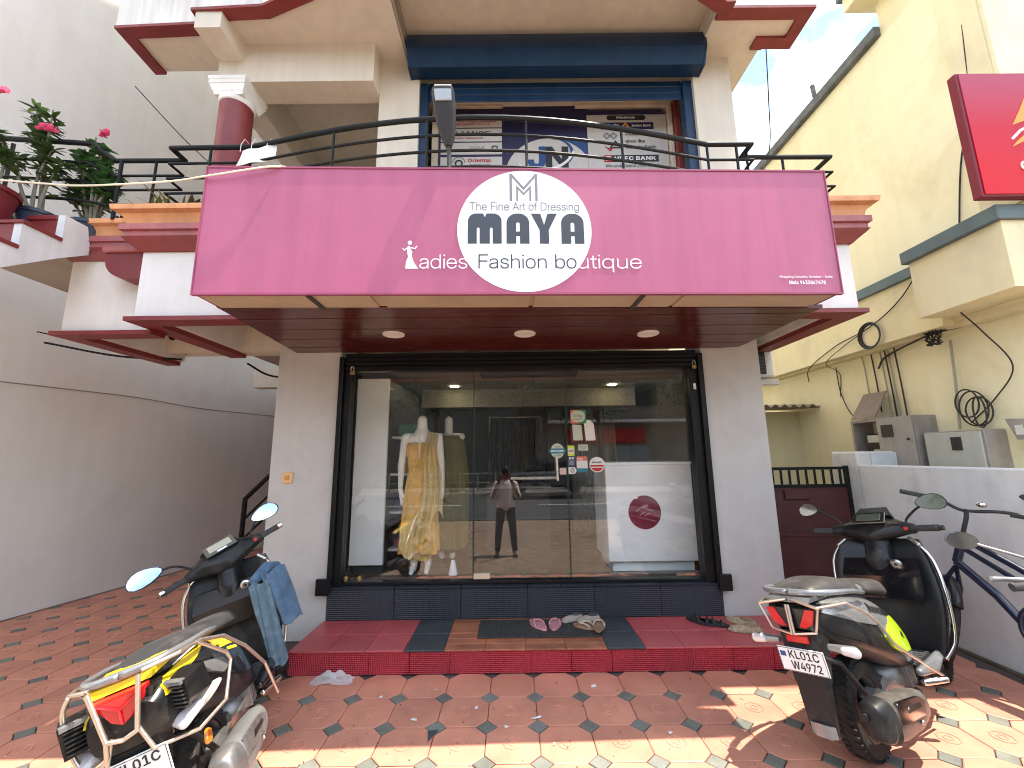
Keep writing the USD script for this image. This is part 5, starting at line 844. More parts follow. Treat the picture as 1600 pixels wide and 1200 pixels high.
pb_.part('hair', shull([(j(0, .0, 1.63), .097), (j(0, -.03, 1.60), .09), (j(0, .02, 1.65), .085)], 2), m_blk, True); [pb_.part('eye', sph(j(s * .032, .112, 1.61), .012), m_blk) for s in (-1, 1)]; pb_.part('nose', shull([(j(0, .115, 1.60), .009), (j(0, .13, 1.575), .012)]), m_sk); pb_.part('mouth', sph(j(0, .113, 1.535), (.022, .008, .006)), M('lip', (.16, .05, .04), .5))
pb_.part('shirt', body([((j(-.16, 0, 1.36), .07), (j(.16, 0, 1.36), .07)), ((j(0, 0, 1.34), .137), (j(0, 0, .98), .14)), ((j(-.09, 0, .95), .10), (j(.09, 0, .95), .10))] + [((j(s * .18, 0, 1.365), .07), (j(s * .245, .045, 1.15), .062)) for s in (-1, 1)], .03, 4), m_sh, True)
pb_.part('trousers', body([((j(-.07, 0, .93), .098), (j(.07, 0, .93), .098))] + [((j(s * .09, 0, .90), .10), (j(s * .14, .01, .50), .072)) for s in (-1, 1)] + [((j(s * .14, .01, .50), .072), (j(s * .17, -.01, .12), .056)) for s in (-1, 1)], .03, 4), m_tr, True)
[pb_.part('shoe', shull([(j(s * .17, -.05, .035), .038), (j(s * .195, .15, .03), .033)]), m_blk) for s in (-1, 1)]
solo('phone', box(PX - .065, PX + .065, PY + .375, PY + .383, PZ + 1.60, PZ + 1.68, .003), m_blk, 'dark phone held up by the photographer', 'phone')
# ---------------- scooters (local frame: x forward, y left, z up, origin under the rear axle)
m_tyre = M('tyre_rubber', (.014, .013, .012), .8, sc=14, fine=80, var=.35, bump=.4, stain=(.12, .09, .07), stain_amt=.4, stain_sc=7)
m_bpl = M('black_scooter_plastic', (.007, .007, .0075), .36, spec=.35, sc=6, fine=120, var=.25, bump=.06, stain=(.07, .06, .05), stain_amt=.5, stain_sc=5)
m_mat = M('matt_black_plastic', (.010, .010, .0105), .5, spec=.35, sc=6, fine=150, var=.2, bump=.2, stain=(.09, .08, .065), stain_amt=.5, stain_sc=6)
m_gloss = M('gloss_black_paint', (.006, .006, .007), .16, sc=6, var=.15, bump=0, coat=.5, stain=(.06, .055, .05), stain_amt=.35, stain_sc=7)
m_gm = M('grey_metallic_paint', (.20, .205, .21), .3, metal=.35, sc=6, var=.08, bump=0, coat=.6)
m_silver = M('silver_metallic_paint', (.26, .26, .255), .28, metal=.5, sc=6, var=.06, bump=0, coat=.7)
m_seat = M('black_seat_vinyl', (.035, .034, .034), .48, sc=8, fine=300, var=.2, bump=.35, stain=(.16, .15, .13), stain_amt=.45, stain_sc=5)
m_seat2 = M('dusty_seat_vinyl', (.038, .035, .032), .46, sc=8, fine=300, var=.2, bump=.3, stain=(.16, .15, .13), stain_amt=.5, stain_sc=5)
m_chr = M('chrome', (.75, .74, .72), .12, metal=1., var=.03, bump=0); m_guard = M('pale_guard_steel', (.66, .56, .46), .28, metal=.85, var=.08, bump=0); m_alu = M('cast_aluminium', (.32, .31, .30), .45, metal=.8, sc=14, var=.2, bump=.2)
m_mirr = M('mirror_glass', (.86, .88, .88), .02, metal=1., var=.0, bump=0)
m_rl = M('red_lens', (.55, .008, .012), .12, var=.08, bump=0, coat=1.); m_ol = M('orange_lens', (.75, .22, .015), .15, bump=0, coat=1.); m_cl = M('clear_lens', (.60, .56, .54), .1, bump=0, coat=1., var=.1)
m_lime2 = M('lime_paint', (.42, .62, .01), .3, bump=0, coat=.6, var=.05); m_yelp = M('yellow_graphic', (.80, .55, .015), .35, bump=0, var=.08); m_plate = M('number_plate_white', (.74, .74, .72), .35, bump=0, var=.03)
m_exh = M('exhaust_shell', (.16, .145, .125), .42, metal=.6, sc=10, fine=120, var=.3, bump=.3, stain=(.20, .16, .12), stain_amt=.6, stain_sc=8); m_red2 = M('red_switch', (.45, .02, .02), .4, bump=0); m_lcd = M('lcd_screen', (.30, .30, .24), .15, bump=0, coat=1., var=.2)
def sring(x, zb, zt, wb, wt, n=3.2, k=24):
    t = np.arange(k) * 2 * PI / k; c, s = np.cos(t), np.sin(t); sz = np.sign(s) * np.abs(s) ** (2 / n); return np.c_[np.full(k, x), np.sign(c) * np.abs(c) ** (2 / n) * (wb + (wt - wb) * (sz + 1) / 2), (zb + zt) / 2 + (zt - zb) / 2 * sz]
def secs_dense(S, m=5):
    A = spline(np.array(S), m); return [sring(*r) for r in A]
def halfw(S, n=3.2):
    A = spline(np.array(S), 6)
    def f(x, z):
        p = [np.interp(x, A[:, 0], A[:, q]) for q in range(1, 5)]; sz = np.clip((z - (p[0] + p[1]) / 2) / ((p[1] - p[0]) / 2 + 1e-9), -.985, .985); return (1 - np.abs(sz) ** n) ** (1 / n) * (p[2] + (p[3] - p[2]) * (sz + 1) / 2)
    return f
def panel(outl, f, side, off=.004, th=.012, step=.02):
    """a curved panel: outline in (x, z), lying off metres outside the body whose half width is f(x, z)"""
    pg = Polygon(outl).buffer(0); b = pg.bounds; L_ = pg.exterior.length; E = np.array([pg.exterior.interpolate(d).coords[0] for d in np.arange(0, L_, step)])
    g = np.array([(x, z) for x in np.arange(b[0], b[2], step) for z in np.arange(b[1], b[3], step) if pg.buffer(-step * .45).contains(Point(x, z))]).reshape(-1, 2)
    Q = np.vstack([E, g]); tri = Delaunay(Q).simplices; c = Q[tri].mean(1); tri = tri[[pg.contains(Point(*p)) for p in c]]
    y = f(Q[:, 0], Q[:, 1]); n = len(Q); o = np.c_[Q[:, 0], side * (y + off), Q[:, 1]]; i = np.c_[Q[:, 0], side * (y + off - th), Q[:, 1]]
    e = np.array([(k, (k + 1) % len(E)) for k in range(len(E))]); F = np.vstack([tri, tri[:, ::-1] + n, [(a, b_, b_ + n) for a, b_ in e], [(a, b_ + n, a + n) for a, b_ in e]])
    t = trimesh.Trimesh(np.vstack([o, i]), F, process=False); t.fix_normals(); return t
def wheel(t, R, w, c, disc=None, xf=None):
    X_ = lambda m: m if xf is None else xf(m)
    a = t.part('wheel', X_(lathe([(R - .075, -w * .42), (R - .045, -w * .5), (R - .018, -w * .46), (R - .006, -w * .3), (R, 0), (R - .006, w * .3), (R - .018, w * .46), (R - .045, w * .5), (R - .075, w * .42)], 40, 'y', c)), m_tyre, 40)
    tr_ = []
    for k in range(40):
        q = k * 2 * PI / 40
        for s in (-1, 1): m = box(-.010, .010, s * w * .30 - .014, s * w * .30 + .014, R - .012, R + .0015); m.apply_transform(rigid(rz=s * .5)); m.apply_transform(rigid(ry=q + s * .07)); tr_.append(mv(m, *c))
    a.part('tread', X_(cat(tr_)), m_tyre, False)
    rp = [(R - .072, -w * .40), (R - .085, -w * .40), (R - .10, -w * .2), (R - .10, w * .2), (R - .085, w * .40), (R - .072, w * .40)]
    a.part('rim', X_(lathe(rp, 32, 'y', c)), m_bpl, 40); sp_ = []
    for k in range(5):
        q = k * 2 * PI / 5
        for s in (-.16, .16): sp_.append(mv(hull([(math.sin(q) * .03 + dx * math.cos(q), y, math.cos(q) * .03 - dx * math.sin(q)) for dx in (-.012, .012) for y in (-.018, .018)] + [(math.sin(q + s) * (R - .09) + dx * math.cos(q), y, math.cos(q + s) * (R - .09) - dx * math.sin(q)) for dx in (-.009, .009) for y in (-.012, .012)]), *c))
    sp_.append(lathe([(0, -.05), (.035, -.05), (.04, -.03), (.04, .03), (.035, .05), (0, .05)], 16, 'y', c)); a.part('spokes', X_(cat(sp_)), m_bpl, 30)
    if disc: a.part('brake_disc', X_(lathe([(.06, -.002), (disc, -.002), (disc, .002), (.06, .002)], 28, 'y', (c[0], c[1] + .055, c[2]))), m_steel)
    return a
def scooter(label, at, head, lean, scale, steer, st, group=None, name='parked_scooter'):
    A = style = st; H = rigid(at[0], at[1], at[2], head) @ rigid(rx=-lean) @ np.diag([scale, scale, scale, 1.0])
    t = thing(name, label, 'scooter', mat4=H, group=group); av = style == 'lime'; tx_, tz_ = (.075, .0) if av else (.03, .03)
    SXF = 1.22; stx = lambda x: x * SXF if x > 0 else x
    pn = lambda o, *a, **k: panel([(stx(p[0]), p[1]) for p in o], *a, **k)
    mt_ = lambda m: mv(cat(m) if isinstance(m, list) else m, tx_, 0, tz_); tp = lambda nm, m, mat, sm=30: t.part(nm, mt_(m), mat, sm)
    Rr, Rf, wb = (.222, .235, 1.265) if av else (.235, .235, 1.275)
    # steering: everything in front turns about a raked axis through the headstock
    ax = np.array([-math.sin(.46), 0, math.cos(.46)]); pv = np.array([1.06, 0, .80]); SM = trimesh.transformations.rotation_matrix(steer, ax, pv)
    xf = lambda m: (lambda q: (q.apply_transform(SM), q)[1])(m.copy() if not isinstance(m, list) else cat(m))
    wheel(t, Rr, .11, (0, 0, Rr)); wheel(t, Rf, .10, (wb, 0, Rf), .10, xf)
    t.part('front_fender', xf(surf(np.stack([np.stack([wb + (Rf + .035 - .02 * abs(s) ** 2) * np.sin(q), np.full_like(q, .068 * s), Rf + (Rf + .035 - .02 * abs(s) ** 2) * np.cos(q)], -1) for s in np.linspace(-1, 1, 7) for q in [np.linspace(-1.25, .9, 16)]], 0), .006)), m_gloss if not av else m_mat, True)
    for s in (-1, 1): t.part('fork', xf(tube([(wb - .01, s * .07, Rf), (wb - .12, s * .065, Rf + .27), (wb - .19, s * .05, .68)], [.018, .02, .022])), m_alu)
    # engine, swingarm, exhaust
    t.part('swingarm', shull([((-.03, .10, .21), .05), ((.10, .115, .24), .075), ((.36, .10, .25), .065), ((.42, .10, .24), .05)]), m_mat, 40); t.part('engine', cat([shull([((.36, 0, .27), .10), ((.52, 0, .27), .085)]), tube([(.0, -.02, Rr), (.36, 0, .27)], .05)]), m_alu, 40)
    for k in range(5): t.part('cooling_fin', box(.40 + .028 * k, .408 + .028 * k, -.12, -.02, .22, .36, .003), m_alu)
    t.part('shock_absorber', tube([(-.03, .085, .26), (-.10, .085, .56)], .017), m_mat); t.part('shock_spring', tube([(-.045 - .05 * q, .085 + .03 * math.cos(q * 44), .31 + .2 * q + .03 * 0) + np.array([.03 * math.sin(q * 44), 0, 0]) for q in np.linspace(0, 1, 90)], .006, 5), m_steel, True)
    ex = [ring_e for ring_e in []]
    def er(x, y, z, ry, rz_, n=2.6, k=20): q = np.arange(k) * 2 * PI / k; x, z = 1.12 * x - .06, z - .02; ry, rz_ = ry * 1.08, rz_ * 1.08; return np.c_[np.full(k, x), y - .01 + ry * np.sign(np.cos(q)) * np.abs(np.cos(q)) ** (2 / n), z + rz_ * np.sign(np.sin(q)) * np.abs(np.sin(q)) ** (2 / n)]
    mu = t.part('muffler', loft([er(.30, -.155, .235, .02, .025), er(.24, -.165, .24, .048, .06), er(.10, -.175, .262, .058, .078), er(-.10, -.18, .295, .060, .085), er(-.22, -.18, .318, .056, .08), er(-.265, -.178, .33, .04, .06)]), m_exh if av else M('grey_exhaust_shell', (.24, .24, .235), .4, metal=.4, var=.15, bump=.2), 50)
    mu.part('tail_pipe', lathe([(.0, -.03), (.016, -.03), (.02, .02)], 14, 'x', (-.35, -.165, .325)), m_mat); hs = panel([(-.26, .285), (-.24, .365), (.02, .32), (.08, .285), (.04, .24), (-.15, .265)], lambda x, z: 0 * x + .258, -1, 0.0, .014); mu.part('heat_shield', hs, m_chr if av else m_alu); mu.part('shield_slot', panel([(-.15, .30), (-.13, .322), (.01, .30), (.02, .28)], lambda x, z: 0 * x + .2605, -1, .0, .006), m_bpl)
    mu.part('end_cap', loft([er(-.19, -.18, .312, .063, .088), er(-.262, -.178, .33, .048, .068), er(-.272, -.178, .332, .03, .045)]), m_mat if av else m_alu, 50); mu.part('bolt', cat([sph((-.03, -.258, .23), .010)]), m_chr); t.part('header_pipe', tube(spline([(.28, -.15, .235), (.40, -.14, .20), (.50, -.06, .20)], 6), .018), m_exh)
    # body shell
    if av: BS = [(-.41, .655, .775, .085, .10), (-.35, .61, .80, .115, .135), (-.20, .53, .80, .165, .15), (.05, .43, .76, .185, .145), (.25, .34, .68, .185, .13), (.40, .28, .56, .15, .11), (.47, .27, .46, .12, .10)]
    else: BS = [(-.50, .62, .76, .10, .11), (-.42, .58, .80, .14, .14), (-.20, .52, .80, .175, .15), (.05, .42, .76, .185, .14), (.25, .33, .68, .18, .13), (.40, .28, .56, .15, .11), (.47, .27, .46, .12, .10)]
    BS = [(stx(q[0]), *q[1:]) for q in BS]; f = halfw(BS); t.part('body_shell', loft(secs_dense(BS)), m_bpl, 45)
    for s in (-1, 1):
        if av:
            u_ = t.part('side_panel', pn([(-.38, .745), (-.34, .79), (-.1, .792), (.10, .758), (.27, .69), (.345, .60), (.22, .575), (.04, .61), (-.15, .665)], f, s, .006), m_silver, 40); t.part('lower_panel', pn([(.04, .660), (.20, .595), (.31, .595), (.40, .50), (.42, .36), (.30, .36), (.10, .52)], f, s, .004), m_gm, 40)
            t.part('lime_patch', pn([(.085, .545), (.26, .60), (.35, .57), (.405, .45), (.38, .40), (.20, .44), (.13, .48)], f, s, .012, .012), m_lime2, 40); t.part('lime_mark', pn([(.275, .50), (.30, .515), (.33, .495), (.305, .475)], f, s, .0135, .003, .01), m_mat); t.part('tail_panel', pn([(-.40, .70), (-.38, .745), (-.16, .69), (-.05, .60), (-.14, .575), (-.33, .645)], f, s, .005), m_mat, 40)
            if s == -1:
                tx = text('Avenis', .046, 800, .002, .30); v_ = tx.vertices.copy(); tx.vertices = np.c_[.05 + v_[:, 0], 0 * v_[:, 0], .668 - .22 * v_[:, 0] + v_[:, 2] - .25 * v_[:, 0] ** 2 + 0 * v_[:, 0]]
                OY = v_[:, 1]; vv_ = tx.vertices; tx.vertices = np.c_[vv_[:, 0], s * (f(vv_[:, 0], vv_[:, 2]) + .0075 - OY), vv_[:, 2]]; t.part('lettering', tx, m_bpl, False)
        else:
            t.part('yellow_strip', pn([(-.47, .735), (-.45, .788), (-.12, .79), (-.06, .76), (-.30, .755)], f, s, .006), m_yelp, 40); t.part('side_panel', pn([(-.10, .70), (.02, .748), (.24, .67), (.38, .54), (.40, .40), (.20, .46), (.02, .56)], f, s, .005), m_gloss, 40)
            t.part('yellow_graphic', pn([(.0, .715), (.02, .755), (.17, .70), (.16, .665)], f, s, .008), m_gold, 40); t.part('yellow_graphic', pn([(.04, .685), (.17, .645), (.29, .60), (.31, .62), (.25, .655), (.06, .705)], f, s, .009), m_yelp, 40); t.part('yellow_graphic', pn([(.10, .64), (.22, .595), (.22, .61), (.10, .655)], f, s, .0085), m_yelp, 40)
            t.part('grey_fairing', pn([(-.30, .715), (-.24, .735), (-.02, .66), (.04, .60), (-.06, .60), (-.20, .675)], f, s, .012, .02), m_gm, 40); t.part('white_scuff_panel', pn([(-.33, .565), (-.31, .60), (-.16, .62), (-.13, .60)], f, s, .02, .02), m_pale, 40)
    # seat, rail
    SS = [(stx(q[0]), *q[1:]) for q in [(-.38, .795, .835, .105, .085), (-.33, .785, .862, .125, .10), (-.15, .78, .868, .145, .11), (0.0, .76, .845, .148, .11), (.15, .735, .800, .145, .105), (.33, .69, .772, .135, .10), (.45, .655, .745, .11, .08), (.49, .64, .70, .08, .05)]]
    se = t.part('seat', loft(secs_dense(SS)), m_seat2 if av else m_seat, 60)
    if av: fs = halfw(SS); se.part('seat_emblem', panel([(.10 + .026 * math.cos(a), .775 + .022 * math.sin(a)) for a in np.arange(16) * PI / 8], fs, -1, .002, .006, .01), m_gm)
    else: se.part('white_edge', tube([(x, -halfw(SS)(x, z) - .001, z) for x, z in ((-.34, .80), (-.2, .795), (-.1, .79))], .005), m_wp)
    gr = m_gm if av else m_silver
    for s in (-1, 1): tp('grab_rail', tube(spline([(-.02, s * .158, .765), (-.18, s * .175, .80), (-.36, s * .165, .825), (-.47, s * .10, .835), (-.49, 0, .835)], 6), np.linspace(.010, .017, 25), 8), gr, True)
    tp('tail_cover', hull([(-.36, -.12, .80), (-.36, .12, .80), (-.50, -.09, .79), (-.50, .09, .79), (-.49, -.10, .815), (-.49, .10, .815), (-.36, -.10, .83), (-.36, .10, .83)]), m_silver if av else m_yelp, 30)
    # tail lamp, rear fender, plate
    tl = tp('tail_lamp_housing', hull([(-.475, s * w_, z) for s in (-1, 1) for w_, z in ((.115, .775), (.085, .655))] + [(-.515, s * w_, z) for s in (-1, 1) for w_, z in ((.10, .765), (.07, .675))]), m_gloss, 30)
    if av:
        for s in (-1, 1): tl.part('red_lamp', mt_(hull([(-.512 - d, s * y, z) for d in (0, .010) for y, z in ((.112, .762), (.075, .765), (.03, .685), (.055, .682), (.09, .70))])), m_rl)
    else:
        tl.part('red_lamp', mt_(hull([(-.50, s * y, z) for s in (-1, 1) for y, z in ((.085, .785), (.07, .72), (.0, .66))] + [(-.535, s * y, z) for s in (-1, 1) for y, z in ((.070, .775), (.03, .70), (0, .68))])), m_rl); tl.part('lamp_rib', mt_([tube([(-.536, -.06, .772), (-.54, 0, .735), (-.536, .06, .772)], .006), tube([(-.539, 0, .735), (-.537, 0, .685)], .005)]), m_rl)
        for s in (-1, 1):
            VM = rigid(-.475, s * .135, .69, rz=s * .55) @ rigid(ry=-.12); hb = hull([(0, y, z) for y, z in ((-.065, .045), (.065, .055), (.06, -.06), (-.03, -.065), (-.065, -.03))] + [(.10, y * .8, z * .9) for y, z in ((-.065, .05), (.065, .05), (.06, -.06), (-.065, -.06))]); hb.apply_transform(VM); vt = tp('vent_housing', hb, m_bpl)
            fr = hull([(-.012, y, z) for y, z in ((-.06, .05), (.06, .06), (.06, .045), (-.06, .036))] + [(.01, y, z) for y, z in ((-.06, .05), (.06, .06), (.06, .045), (-.06, .036))]); fr.apply_transform(VM); vt.part('vent_brow', mt_(fr), m_gm)
            for k in range(6): lv_ = hull([(-.014, y, .030 - .016 * k + dz + y * .08) for y in (-.052, .052) for dz in (0, .006)] + [(.004, y, .026 - .016 * k + dz + y * .08) for y in (-.052, .052) for dz in (-.004, .004)]); lv_.apply_transform(VM); vt.part('louvre', mt_(lv_), m_gm if False else m_tyre)

    tp('rear_fender', cat([hull([(-.40, s * .10, .66) for s in (-1, 1)] + [(-.50, s * .085, .66) for s in (-1, 1)] + [(-.45, s * .075, .44) for s in (-1, 1)] + [(-.505, s * .07, .43) for s in (-1, 1)]), hull([(-.45, s * .07, .45) for s in (-1, 1)] + [(-.50, s * .068, .45) for s in (-1, 1)] + [(-.49, s * .06, .24) for s in (-1, 1)] + [(-.50, s * .058, .23) for s in (-1, 1)])]), m_mat, 30)
    tp('fender_tip', hull([(-.495, s * .06, .27) for s in (-1, 1)] + [(-.515, s * .035, .275) for s in (-1, 1)] + [(-.50, s * .055, .225) for s in (-1, 1)] + [(-.512, s * .03, .22) for s in (-1, 1)]), m_gm if av else m_mat, 30); tp('reflector', box(-.521, -.505, -.05, .05, .612, .645, .003), m_rl)
    tilt = rigid(-.518 + tx_, 0, .535 + tz_ - (.03 if not av else 0), ry=-.10)
    pm = cat([box(-.008, 0, -.105, .105, -.055, .055, .003)]); pm.apply_transform(tilt); p_ = t.part('number_plate', pm, m_plate)
    lines = ('KL01C', 'W4972') if av else ('KL01C', 'G')
    for k, ln in enumerate(lines):
        tx = text(' '.join(ln) if False else ln, .036, 600, .0012, .135 if len(ln) > 1 else None); tx.apply_transform(np.array([[0, 1, 0, 0], [-1, 0, 0, 0], [0, 0, 1, 0], [0, 0, 0, 1.]])); tx = mv(tx, -.0082, .055 if len(ln) > 1 else 0, .007 - .048 * k); tx.apply_transform(tilt); p_.part('lettering', tx, m_ink, False)
    ind = box(-.0092, -.0082, .068, .094, .012, .034); ind.apply_transform(tilt); p_.part('plate_mark', ind, m_blp, False)
    bd_ = cat([box(-.0092, -.0081, -.102, .102, q, q + .002) for q in (-.052, .05)] + [box(-.0092, -.0081, q, q + .002, -.052, .052) for q in (-.102, .10)]); bd_.apply_transform(tilt); p_.part('plate_border', bd_, m_ink, False)
    for s in (-1, 1):
        if av: i_ = tp('indicator', shull([((-.47, s * .12, .60), .016), ((-.47, s * .17, .60), .018), ((-.475, s * .215, .598), .024)], 2), m_silver, 40); i_.part('lens', mt_(shull([((-.49, s * .185, .599), .019), ((-.488, s * .225, .597), .022)], 2)), m_cl, 40)
        else: t.part('side_reflector', lathe([(0, -.006), (.026, -.006), (.03, 0), (.03, .006), (0, .008)], 20, 'y', (-.30, s * .155, .46)), m_ol); i_ = tp('indicator', shull([((-.46, s * .125, .585), .024), ((-.43, s * .185, .60), .02), ((-.49, s * .15, .575), .018)], 2), m_cl, 40)
    for s in (-1, 1): t.part('fender_strut', tube([(-.05, s * .10, Rr + .02), (-.28, s * .09, .50), (-.40, s * .075, .55)], .012), m_mat)
    # floor, leg shield, nose
    t.part('floor_board', cat([box(.50, .84, -.17, .17, .235, .305, .02), box(.50, .86, -.155, .155, .2, .234, .01)]), m_mat, 30); t.part('floor_mat', cat([box(.50 + .036 * k, .522 + .036 * k, -.13, .13, .3055, .311) for k in range(8)]), m_rub, False)
    for s in (-1, 1): t.part('floor_trim', shull([((.42, s * .168, .30), .02), ((.62, s * .18, .27), .02), ((.84, s * .165, .30), .02)]), m_gm if av else m_gloss, 40); t.part('footpeg', shull([((.42, s * .175, .255), .018), ((.50, s * .245, .262), .016)]), m_chr, 40)
    LS = []
    for q in np.linspace(0, 1, 10):
        z = .27 + .66 * q; x = .80 + .10 * q + .07 * q * q; w_ = .18 + .10 * math.sin(q * PI * .78) - .035 * q; LS.append((x, z, w_))
    g = np.array([[(x + .06 * (1 - v_ ** 2) - .02, w_ * v_, z) for v_ in np.linspace(-1, 1, 13)] for x, z, w_ in LS]); t.part('leg_shield', surf(g, .02), m_mat if not av else M('black_leg_shield', (.012, .0125, .013), .36, spec=.4, var=.15, bump=.1), True)
    g2 = np.array([[(x + .085 * (1 - v_ ** 2) + .012, (w_ + .008) * v_, z) for v_ in np.linspace(-1, 1, 13)] for x, z, w_ in LS]); t.part('front_apron', surf(g2, .015), m_gloss, True)
    t.part('front_nose', shull([((.99, 0, .40), .07), ((1.06, 0, .62), .085), ((1.09, 0, .78), .075), ((1.02, .1, .8), .05), ((1.02, -.1, .8), .05), ((1.05, 0, .88), .05)], 2), m_gloss, 50)
    t.part('glove_box', hull([(x, s * w_, z) for s in (-1, 1) for x, w_, z in ((.835, .175, .58), (.82, .21, .72), (.90, .20, .82), (.95, .18, .82), (.92, .18, .56))]), m_gloss if av else M('brown_black_plastic', (.02, .015, .011), .42, spec=.4, var=.2), 30); t.part('steering_cover', shull([((.93, 0, .80), .08), ((1.0, 0, .93), .075), ((.90, 0, .66), .06)], 2), m_bpl, 50)
    k_ = t.part('key_lock', lathe([(0, -.012), (.02, -.012), (.03, -.006), (.032, 0)], 20, 'x', (.858, -.10, .79)), m_steel); k_.part('key_slot', lathe([(0, -.016), (.009, -.016), (.010, -.012)], 12, 'x', (.858, -.10, .79)), m_blk); t.part('bag_hook', tube(spline([(.90, 0, .73), (.86, 0, .71), (.85, 0, .735)], 4), .006), m_chr)
    for s in (-1, 1): t.part('shield_guard', tube(spline([(.97, s * .20, .93), (.92, s * .275, .80), (.87, s * .285, .58), (.84, s * .255, .38), (.78, s * .20, .28)], 8), .009, 8), m_chr if av else m_guard, True); t.part('shield_bracket', shull([((.97, s * .185, .935), .014), ((.945, s * .225, .90), .014)]), m_steel, 40)
    # handlebar
    bk_ = 0 if av else .010
    Hd = lambda nm, m, mt, sm=30: t.part(nm, xf(m), mt, sm)
    cw = Hd('handlebar_cowl', shull([((.98, .12, 1.0), .045 + bk_), ((.98, -.12, 1.0), .045 + bk_), ((1.05, 0, 1.0), .07 + bk_), ((1.08, .06, 1.03), .05 + bk_), ((1.08, -.06, 1.03), .05 + bk_), ((.95, 0, .96), .05 + bk_), ((.98, .2, .995), .032), ((.98, -.2, .995), .032)], 2), m_bpl, 50)
    cw.part('visor', xf(hull([(1.03, -.11, 1.085), (1.03, .11, 1.085), (1.12, -.08, 1.135 if av else 1.10), (1.12, .08, 1.135 if av else 1.10), (1.14, -.08, 1.08), (1.14, .08, 1.08), (1.06, -.12, 1.06), (1.06, .12, 1.06)])), m_mat)
    dsp = box(-.07, .07, -.002, .004, -.035, .035, .002); TM = rigid(.975 - bk_ * .6, 0, 1.075 + bk_, rz=-PI / 2) @ rigid(rx=-.85); dm = dsp.copy(); dm = box(-.095, .095, -.006, .004, -.05, .05, .012); dm.apply_transform(TM); ins = cw.part('instrument_bezel', xf(dm), m_gloss); dsp = box(-.07, .07, -.0085, -.0065, -.028, .032, .001); dsp.apply_transform(TM); ins.part('display', xf(dsp), m_lcd if not av else M('dark_display', (.06, .075, .055), .15, bump=0, coat=1., var=.3))
    if not av: cl_ = box(-.03, .03, -.0085, -.0065, -.046, -.034, .001); cl_.apply_transform(TM); ins.part('chrome_badge', xf(cl_), m_chr)
    else: Hd('ignition_badge', sph((.935, .03, .985), .010), m_chr)
    for s in (-1, 1):
        Hd('switch_box', shull([((.985, s * .165, 1.0), .042), ((.975, s * .215, .998), .034)], 2), m_mat, 45); Hd('handgrip', lathe([(.016, 0), (.019, .004), (.0185, .05), (.0175, .1), (.0195, .118), (.017, .12), (0, .122)][::1], 14, 'y', (0, 0, 0)) if s > 0 else lathe([(0, -.122), (.017, -.12), (.0195, -.118), (.0175, -.1), (.0185, -.05), (.019, -.004), (.016, 0)], 14, 'y', (0, 0, 0)), m_rub, 40) if False else None
        gp_ = tube([(.975, s * .225, .998), (.972, s * .235, .998), (.955, s * .30, 1.0), (.945, s * .355, 1.0)], [.024, .0205, .020, .021], 14); q_ = Hd('handgrip', gp_, m_rub, 40); q_.part('bar_end', xf(tube([(.945, s * .355, 1.0), (.942, s * .38, 1.0)], .020 if not av else .016, 12)), m_chr if not av else m_mat)
        Hd('brake_lever', tube(spline([(1.01, s * .20, .985), (1.015, s * .26, .985), (1.0, s * .34, .99), (.995, s * .365, .99)], 5), .007, 8), m_bpl if av else m_silver, True)
        if not av: Hd('lever_guard', hull([(1.0, s * .15, 1.03), (1.01, s * .27, 1.01), (1.06, s * .15, 1.03), (1.05, s * .25, 1.01), (1.01, s * .27, .98), (1.03, s * .15, .98)]), m_mat)
        mc = np.array((.965, s * .36, 1.16)) if av else np.array((.985, s * (.40 if s > 0 else .33), 1.14)); Hd('mirror_stem', tube(spline([(1.0, s * .185, 1.02), (1.01, s * .20, 1.06), (1.0, s * .27, 1.12), tuple(mc + (.03, -s * .03, -.01))], 6), .007, 8), m_bpl, True)
        wv_, hv_ = (.078, .050) if av else (.098, .058); yaw_ = -.22 * s - (.55 if (not av and s < 0) else 0); e_ = []
        for k in range(14): a = k * 2 * PI / 14; e_.append((0, wv_ * math.cos(a) * (1 - .12 * math.sin(a)), hv_ * math.sin(a) * (1 + .25 * s * math.cos(a))))
        e_ = np.array(e_); MMm = rigid(*mc, rz=yaw_) @ rigid(ry=(.10 if s < 0 else .30) if av else (.42 if s < 0 else .5)); sh_ = hull(np.vstack([e_ + (.0, 0, 0), e_ * (.0, .85, .85) + (.025, 0, 0), e_ * (0, .5, .5) + (.035, 0, 0)])); sh_.apply_transform(MMm); gl_ = hull(np.vstack([e_ * (0, .93, .93) + (-.0015, 0, 0), e_ * (0, .93, .93) + (-.0035, 0, 0)])); gl_.apply_transform(MMm)
        mr = Hd('mirror', sh_, m_mat, 40); mr.part('mirror_glass', xf(gl_), m_mirr, False)
    Hd('red_switch', box(.94, .955, -.205, -.18, .99, 1.012, .003), m_red2)
    # crash guards
    gm = m_guard
